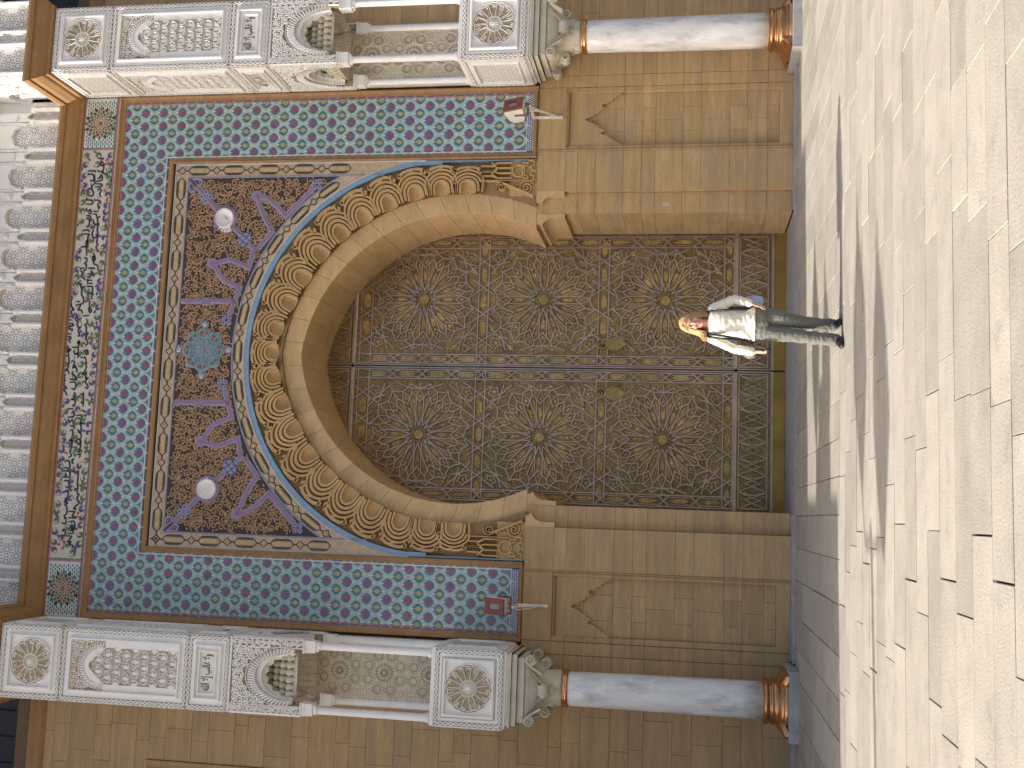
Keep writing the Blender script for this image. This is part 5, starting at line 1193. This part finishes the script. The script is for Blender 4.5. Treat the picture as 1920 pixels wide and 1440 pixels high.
# ================================================================== floodlights, plaque
def floodlight(x_, z_, rz, label, arm_x):
    t = thing('floodlight', label, 'floodlight', (x_, -0.50, z_), 0, 'floodlights on wall brackets')
    hd = MB(); T = lambda u, v, w: (u, -w, v)
    hd.loft([[(-0.115, d, -0.15), (0.115, d, -0.15), (0.115, d, 0.15), (-0.115, d, 0.15)] for d in (-0.10, 0.0)]+[[(-0.10, 0.12, -0.12), (0.10, 0.12, -0.12), (0.10, 0.12, 0.13), (-0.10, 0.12, 0.13)], [(-0.06, 0.22, -0.06), (0.06, 0.22, -0.06), (0.06, 0.22, 0.08), (-0.06, 0.22, 0.08)]])
    h = obj('housing', hd, 'lamp_white', t); h.rotation_euler = (R(-14), 0, rz)
    f = MB(); f.sweep(rect(-0.085, 0.085, -0.12, 0.12), [(0.038, 0.095), (0.038, 0.135), (-0.034, 0.135), (-0.040, 0.108)], True, T); obj('front_frame', f, 'lamp_red', h)
    g_ = MB(); g_.poly(rect(-0.07, 0.07, -0.10, 0.10), 0.10, 0.112, T); obj('lens', g_, 'lamp_glass', h)
    y_ = MB()
    for s_ in (-1, 1): y_.tube([(0.125*s_, 0.0, 0.0), (0.125*s_, 0.0, -0.20)], 0.016, 6)
    y_.tube([(-0.125, 0, -0.20), (0.125, 0, -0.20)], 0.016, 6); yo = obj('yoke', y_, 'lamp_red', t); yo.rotation_euler = (0, 0, rz)
    b = MB(); ax = arm_x-x_
    b.box(ax-0.02, ax+0.02, 0.46, 0.495, -0.70, -0.22); b.box(ax-0.018, ax+0.018, -0.04, 0.48, -0.245, -0.215)
    b.tube([(ax, 0.46, -0.64), (ax, 0.02, -0.235)], 0.013, 6); b.tube([(ax, 0.47, -0.60), (ax-0.03, 0.2, -0.45), (ax-0.04, 0.05, -0.3), (0, 0.1, -0.1)], 0.008, 6)
    obj('bracket', b, 'lamp_white', t)
floodlight(3.86, 4.36, R(24), 'brown and white floodlight turned sideways on the right wall bracket', 3.90)
floodlight(-3.86, 4.36, R(-10), 'brown framed floodlight facing forward on the left wall bracket', -3.88)
pl = MB(); pl.poly(rect(2.45, 2.51, 1.93, 2.04), -0.121, -0.108, FT, 0, 0.004)
for k in range(4): pl.poly(rect(2.463, 2.497-0.008*(k % 2), 1.95+0.021*k, 1.957+0.021*k), -0.108, -0.1075, FT, 1)
tag(obj('wall_plaque', pl, ['band_white', 'stucco_ground']), 'small pale notice plate on the right door jamb', 'plaque')

# ================================================================== beyond the left edge: blocks added to shade wall and square, and street lamps
wg = thing('shade_tower', 'stepped plain blocks added outside the picture to shade the portal and square', 'shade block', (-11, 0, 0))
for a in ((-1.6, 1.4, -2.30, 0.2, 0, 11.0), (-1.6, 1.4, -2.66, 0.2, 11.0, 21.2), (-3.0, 1.5, -2.85, -2.30, 0, 8.2), (-3.0, 1.4, -5.85, -2.85, 0, 4.9)):  # unseen blocks, stepped and sized only to throw the shade
    b = MB(); b.box(*a); obj('wall', b, 'render', wg)
cp = MB(); cp.box(0.7, 1.3, -5.3, -3.9, 4.9, 5.4); cp.box(0.7, 1.3, -4.9, -4.2, 5.4, 5.9); obj('shade_step', cp, 'render', wg)  # added steps that break up the shadow's edge
def street_lamp(loc, label, hts):
    t = thing('street_lamp', label, 'street lamp', loc, 0, 'lamps along the square')
    p = MB(); p.lathe([(0.16, 0), (0.16, 0.25), (0.07, 0.4), (0.055, hts-0.9), (0.07, hts-0.85), (0.0, hts-0.8)], 14); obj('post', p, 'black', t, True)
    for dy, z in ((-0.62, hts-0.35), (0.45, hts)):
        a = MB(); a.tube([(0, 0, hts-0.95), (0, dy*0.8, hts-0.9), (0, dy, z-0.62)], 0.03, 6); obj('arm', a, 'black', t)
        l = MB(); l.lathe([(0.04, z-0.62), (0.12, z-0.5), (0.30, z-0.12), (0.40, z+0.1), (0.37, z+0.4), (0.22, z+0.72), (0.08, z+0.95), (0.0, z+1.35)], 12, 0, dy); obj('lantern', l, 'black', t)
street_lamp((-8.2, -7.85, 0), 'black double lantern street lamp left of the picture, nearer the camera', 4.6)
street_lamp((-8.6, -4.25, 0), 'black double lantern street lamp left of the picture, nearer the wall', 5.3)

# ================================================================== the woman
def remesh(name, mb, mats, vox, parent, sm=3, wrinkle=0.0, wsc=14.0, wst=(1, 1, 1)):
    me = mb.mesh(name, mats, True); o = bpy.data.objects.new(name, me); C.objects.link(o)
    r_ = o.modifiers.new('r', 'REMESH'); r_.mode = 'VOXEL'; r_.voxel_size = vox; r_.use_smooth_shade = True
    s_ = o.modifiers.new('s', 'SMOOTH'); s_.factor = 0.5; s_.iterations = sm
    dg = bpy.context.evaluated_depsgraph_get(); dg.update()
    m2 = bpy.data.meshes.new_from_object(o.evaluated_get(dg)); bpy.data.objects.remove(o); bpy.data.meshes.remove(me)
    m2.name = name
    if wrinkle:
        from mathutils import noise
        for v, nn_ in zip(m2.vertices, [Vector(n_.vector) for n_ in m2.vertex_normals]):
            c = v.co; q = noise.noise(Vector((c.x*wst[0], c.y*wst[1], c.z*wst[2]))*wsc); v.co = c+nn_*wrinkle*(abs(q)*2-0.6)
    m2.polygons.foreach_set('use_smooth', [True]*len(m2.polygons))
    if not m2.materials: m2.materials.append(MATS[mats if isinstance(mats, str) else mats[0]])
    o2 = bpy.data.objects.new(name, m2); C.objects.link(o2); o2.parent = parent
    return o2
def ell(cx_, cy_, z, a, b, n_=20, p=2.3):
    out = []
    for k in range(n_):
        t = 2*math.pi*k/n_; c, s = math.cos(t), math.sin(t)
        out.append((cx_+a*math.copysign(abs(c)**(2/p), c), cy_+b*math.copysign(abs(s)**(2/p), s), z))
    return out
def limb(mb, pts, rad):
    q = []; rr = []
    for i in range(len(pts)-1):
        for k in range(5):
            t = k/5; q.append(tuple(pts[i][c]*(1-t)+pts[i+1][c]*t for c in range(3))); rr.append(rad[i]*(1-t)+rad[i+1]*t)
    q.append(pts[-1]); rr.append(rad[-1]); mb.tube(q, rr, 14)
    for p_, r_ in zip(pts, rad): mb.ball(p_, r_*0.98, 12)
WM = thing('person', 'woman with fair hair, cream long-sleeved top and grey trousers standing before the door', 'person', (-0.45, -5.42, 0), R(-10))
AR = (((0.195, 0.0, 1.335), (0.285, 0.03, 1.10), (0.245, -0.07, 0.93)), ((-0.135, 0.0, 1.335), (-0.235, 0.03, 1.09), (-0.265, -0.05, 0.89)))
LG = (((0.115, 0.01, 0.85), (0.060, 0.015, 0.47), (0.020, 0.16, 0.10)), ((-0.060, 0.0, 0.85), (-0.090, -0.045, 0.47), (-0.130, -0.05, 0.09)))
b = MB(); HX, HZ = 0.035, 1.535                                # head centre
b.ball((HX, 0.0, HZ+0.02), 0.088, 20, 0, (0.90, 1.10, 1.14))
b.ball((HX, -0.018, HZ-0.055), 0.068, 18, 0, (0.90, 1.05, 1.05)); b.ball((HX, -0.055, HZ-0.095), 0.033, 12, 0, (1.0, 0.9, 0.8))
b.tube([(HX, -0.086, HZ+0.018), (HX, -0.100, HZ-0.012), (HX, -0.112, HZ-0.030)], [0.008, 0.011, 0.014], 8); b.ball((HX, -0.105, HZ-0.032), 0.016, 10, 0, (1.2, 0.9, 0.8))
for s_ in (-1, 1):
    b.ball((HX+0.038*s_, -0.070, HZ-0.035), 0.026, 10); b.ball((HX+0.033*s_, -0.082, HZ+0.030), 0.016, 8, 0, (1.5, 0.7, 0.7)); b.ball((HX+0.083*s_, 0.01, HZ-0.005), 0.024, 10, 0, (0.4, 0.8, 1.2))
limb(b, [(HX, 0.02, HZ-0.06), (0.03, 0.02, 1.36)], [0.050, 0.056])
b.loft([ell(0.03, 0.01, z, a*0.82, d*0.80) for z, a, d in ((0.78, 0.13, 0.09), (0.95, 0.135, 0.095), (1.10, 0.12, 0.09), (1.25, 0.14, 0.10), (1.345, 0.13, 0.075), (1.375, 0.07, 0.06))])
for (sh, el, wr), sd in zip(AR, (1, -1)):
    limb(b, [(sh[0]*0.8, sh[1], sh[2]-0.02), el, wr], [0.033, 0.030, 0.026])
    tip = Vector((0.205, -0.10, 0.80)) if sd > 0 else Vector((-0.268, -0.085, 0.755)); wv = Vector(wr); d = (tip-wv).normalized()
    side = Vector((0.25*sd, 1.0, 0)).normalized(); side = (side-d*side.dot(d)).normalized(); nrm = d.cross(side)
    pc = wv+d*0.05
    b.loft([[tuple(wv+d*s+side*(hw*math.cos(a))+nrm*(0.013*math.sin(a))) for a in [2*math.pi*k/12 for k in range(12)]] for s, hw in ((-0.005, 0.024), (0.03, 0.034), (0.065, 0.040), (0.088, 0.038))])
    for q, ln in ((-1.5, 0.060), (-0.5, 0.074), (0.5, 0.078), (1.5, 0.066)):
        r0 = wv+d*0.08+side*(q*0.019); curl = nrm*(-0.016 if sd > 0 else 0.016)-Vector((0, 0.01, 0))
        b.tube([tuple(r0), tuple(r0+d*ln*0.5+side*q*0.002), tuple(r0+d*ln*0.85+curl*0.7), tuple(r0+d*ln+curl*1.3)], [0.0095, 0.0092, 0.0085, 0.0065], 8)
    th = wv+d*0.03-side*0.030
    b.tube([tuple(th), tuple(th+d*0.03-side*0.018), tuple(th+d*0.065-side*0.016)], [0.012, 0.011, 0.008], 8)
for hp, kn_, an in LG: limb(b, [hp, (kn_[0], kn_[1], kn_[2]), an], [0.058, 0.038, 0.032])
body = remesh('body', b, 'skin', 0.0058, WM, 2)
for s_ in (-1, 1):
    e = MB(); e.ball((HX+0.034*s_, -0.0905, HZ+0.012), 0.0115, 10, 0, (1.3, 0.5, 0.7)); obj('eye', e, 'eye', body, True)
    e = MB(); e.tube([(HX+0.016*s_, -0.100, HZ+0.036), (HX+0.036*s_, -0.099, HZ+0.042), (HX+0.056*s_, -0.086, HZ+0.036)], 0.004, 6); obj('eyebrow', e, 'hair', body)
e = MB(); e.tube([(HX-0.028, -0.088, HZ-0.066), (HX-0.010, -0.098, HZ-0.069), (HX+0.010, -0.098, HZ-0.069), (HX+0.028, -0.088, HZ-0.066)], [0.003, 0.008, 0.008, 0.003], 8); obj('lips', e, 'lip', body, True)
tr = MB()                                                       # trousers
tr.loft([ell(0.028, 0.01, z, a, d) for z, a, d in ((0.955, 0.148, 0.112), (0.90, 0.163, 0.122), (0.84, 0.172, 0.128), (0.78, 0.165, 0.12), (0.745, 0.14, 0.10))])
for (hp, kn_, an), c in zip(LG, (1, -1)):
    limb(tr, [(hp[0]*1.0, 0.008, 0.83), (hp[0]*0.85+kn_[0]*0.15, kn_[1]*0.4, 0.70), (kn_[0], kn_[1], 0.47), (an[0]*0.72+kn_[0]*0.28, an[1]*0.66+kn_[1]*0.34, 0.22), (an[0], an[1]+0.005, 0.075)], [0.090, 0.088, 0.070, 0.066, 0.070])
remesh('trousers', tr, 'jeans', 0.0075, body, 2, 0.008, 11.0, (1.0, 1.0, 1.9))
bt = MB(); bt.loft([ell(0.028, 0.01, z, 0.160+d, 0.119+d) for z, d in ((0.890, 0.004), (0.892, 0.008), (0.918, 0.007), (0.920, 0.002))]); obj('belt', bt, 'jeans', body, True)
sh_ = MB()                                                      # top
sh_.loft([ell(0.03, 0.01, z, a, d, 24) for z, a, d in ((0.885, 0.182, 0.140), (0.93, 0.172, 0.130), (1.03, 0.143, 0.108), (1.12, 0.150, 0.118), (1.20, 0.160, 0.130), (1.27, 0.168, 0.118), (1.335, 0.165, 0.090), (1.358, 0.120, 0.074), (1.366, 0.086, 0.066))])
for (s0, el, wr), sd in zip(AR, (1, -1)):
    limb(sh_, [(s0[0]*0.93+0.003, 0.005, 1.322), el, tuple(el[c]*0.12+wr[c]*0.88 for c in range(3))], [0.060, 0.052, 0.045])
remesh('top', sh_, 'shirt', 0.0075, body, 3, 0.008, 9.0, (1, 1, 1.8))
hr = MB()                                                       # hair: cap and many locks
hr.ball((HX, 0.018, HZ+0.040), 0.100, 20, 0, (0.97, 1.05, 1.02))
for k in range(420):
    a = R(rnd.uniform(-52, 232)); fr = -0.035 if abs(math.cos(a)) > 0.72 else 0
    dx, dy = math.cos(a), math.sin(a)
    r0 = rnd.uniform(0.2, 1.0); ln = rnd.uniform(0.15, 0.22); fl_ = rnd.uniform(0.0, 0.035)+(0.030 if dx < -0.3 else 0)
    p0 = (HX+dx*0.045*r0, 0.015+dy*0.05*r0-0.01, HZ+0.132-0.02*r0); p1 = (HX+dx*0.090, 0.012+dy*0.095, HZ+0.068); p2 = (HX+dx*(0.099+fl_*0.2), 0.015+dy*0.103, HZ-0.01)
    p3 = (HX+dx*(0.096+fl_*0.6), 0.018+dy*0.098, HZ-0.075); p4 = (HX+dx*(0.092+fl_*1.6)+rnd.uniform(-0.01, 0.01), 0.02+dy*0.098, HZ+0.05-ln)
    hr.tube([p0, p1, p2, p3, p4], [0.005, 0.007, 0.007, 0.006, 0.0015], 5)
for k in range(14):                                             # fringe swept to the side
    t = k/13; hr.tube([(HX+0.02, -0.02, HZ+0.136), (HX-0.035+0.085*t, -0.082, HZ+0.104), (HX-0.075+0.15*t, -0.088+0.05*abs(t-0.5), HZ+0.060-0.02*abs(t-0.5)), (HX-0.088+0.176*t, -0.05+0.02*abs(t-0.5), HZ+0.01)], [0.008, 0.010, 0.010, 0.004], 6)
obj('hair', hr, 'hair', body, True)
for (hp, kn_, an), c in zip(LG, (0.25, -0.35)):                 # shoes
    so_ = MB(); ca, sa = math.cos(c), math.sin(c)
    def ring(t, hw, z0, z1): return [(an[0]+sa*t*1+ca*hw*math.cos(q), an[1]-ca*t+sa*hw*math.cos(q), z0+(z1-z0)*(0.5+0.5*math.sin(q))) for q in [2*math.pi*k/14 for k in range(14)]]
    so_.loft([ring(-0.075, 0.022, 0.0, 0.07), ring(-0.055, 0.034, 0.0, 0.095), ring(0.0, 0.038, 0.0, 0.10), ring(0.06, 0.042, 0.0, 0.075), ring(0.11, 0.045, 0.0, 0.058), ring(0.15, 0.040, 0.0, 0.046), ring(0.178, 0.022, 0.002, 0.034)])
    obj('shoe', so_, 'shoe', body, True)
# things she carries
bg_ = thing('shoulder_bag', 'dark bag with black straps worn on the shoulders of the standing woman', 'bag', (-0.45, -5.42, 0.85), R(-10))
s1 = MB()
for off in (0.0, 0.028):
    pts = [(-0.072-off, 0.10, 1.36-0.85), (-0.078-off, 0.02, 1.392-off*0.4-0.85), (-0.085-off, -0.075, 1.34-0.85), (-0.098-off, -0.128, 1.22-0.85), (-0.122-off*0.6, -0.122, 1.06-0.85), (-0.150-off*0.3, -0.085, 0.96-0.85), (-0.175, 0.02, 0.90-0.85)]
    s1.tube(pts, 0.0125, 6)
obj('strap', s1, 'strap', bg_)
s2 = MB(); s2.tube([(0.150, 0.10, 0.50), (0.152, 0.02, 0.528), (0.158, -0.07, 0.49), (0.172, -0.112, 0.36), (0.178, -0.10, 0.20), (0.19, -0.02, 0.08)], 0.013, 6); obj('strap', s2, 'strap', bg_)
s3 = MB(); s3.loft([ell(0.03, 0.20, z-0.85, a, d, 16, 3.5) for z, a, d in ((0.84, 0.10, 0.03), (0.86, 0.165, 0.06), (1.0, 0.185, 0.075), (1.2, 0.185, 0.07), (1.34, 0.165, 0.055), (1.37, 0.10, 0.03))]); obj('bag_body', s3, 'navy', bg_, True)
s4 = MB(); s4.loft([ell(-0.285, 0.12, z-0.85, a, d, 14, 3) for z, a, d in ((0.86, 0.02, 0.04), (0.875, 0.05, 0.08), (0.95, 0.055, 0.085), (1.0, 0.02, 0.03))]); obj('side_pocket', s4, 'jeans', bg_, True)
pc = MB(); pc.loft([ell(0.0, 0.0, z, a, d, 16, 3) for z, a, d in ((0.0, 0.03, 0.02), (0.015, 0.055, 0.05), (0.10, 0.062, 0.055), (0.17, 0.05, 0.05), (0.20, 0.02, 0.02))])
o = tag(obj('pouch', pc, 'pouch', None, True), 'pale blue pouch tucked under the woman\'s bent arm', 'pouch'); o.location = (-0.45+0.275, -5.42+0.02, 0.80); o.rotation_euler = (0, 0, R(-10))

cm = MB(); cm.loft([[(-0.03, d, -0.02), (0.03, d, -0.02), (0.03, d, 0.02), (-0.03, d, 0.02)] for d in (-0.012, 0.012)]); cm.ball((0.0, -0.014, 0.0), 0.010, 8)
o = tag(obj('pocket_camera', cm, 'strap'), 'small black camera in the woman\'s lowered hand', 'camera'); o.location = (-0.45-0.262, -5.42-0.06, 0.745); o.rotation_euler = (0, 0, R(-10))
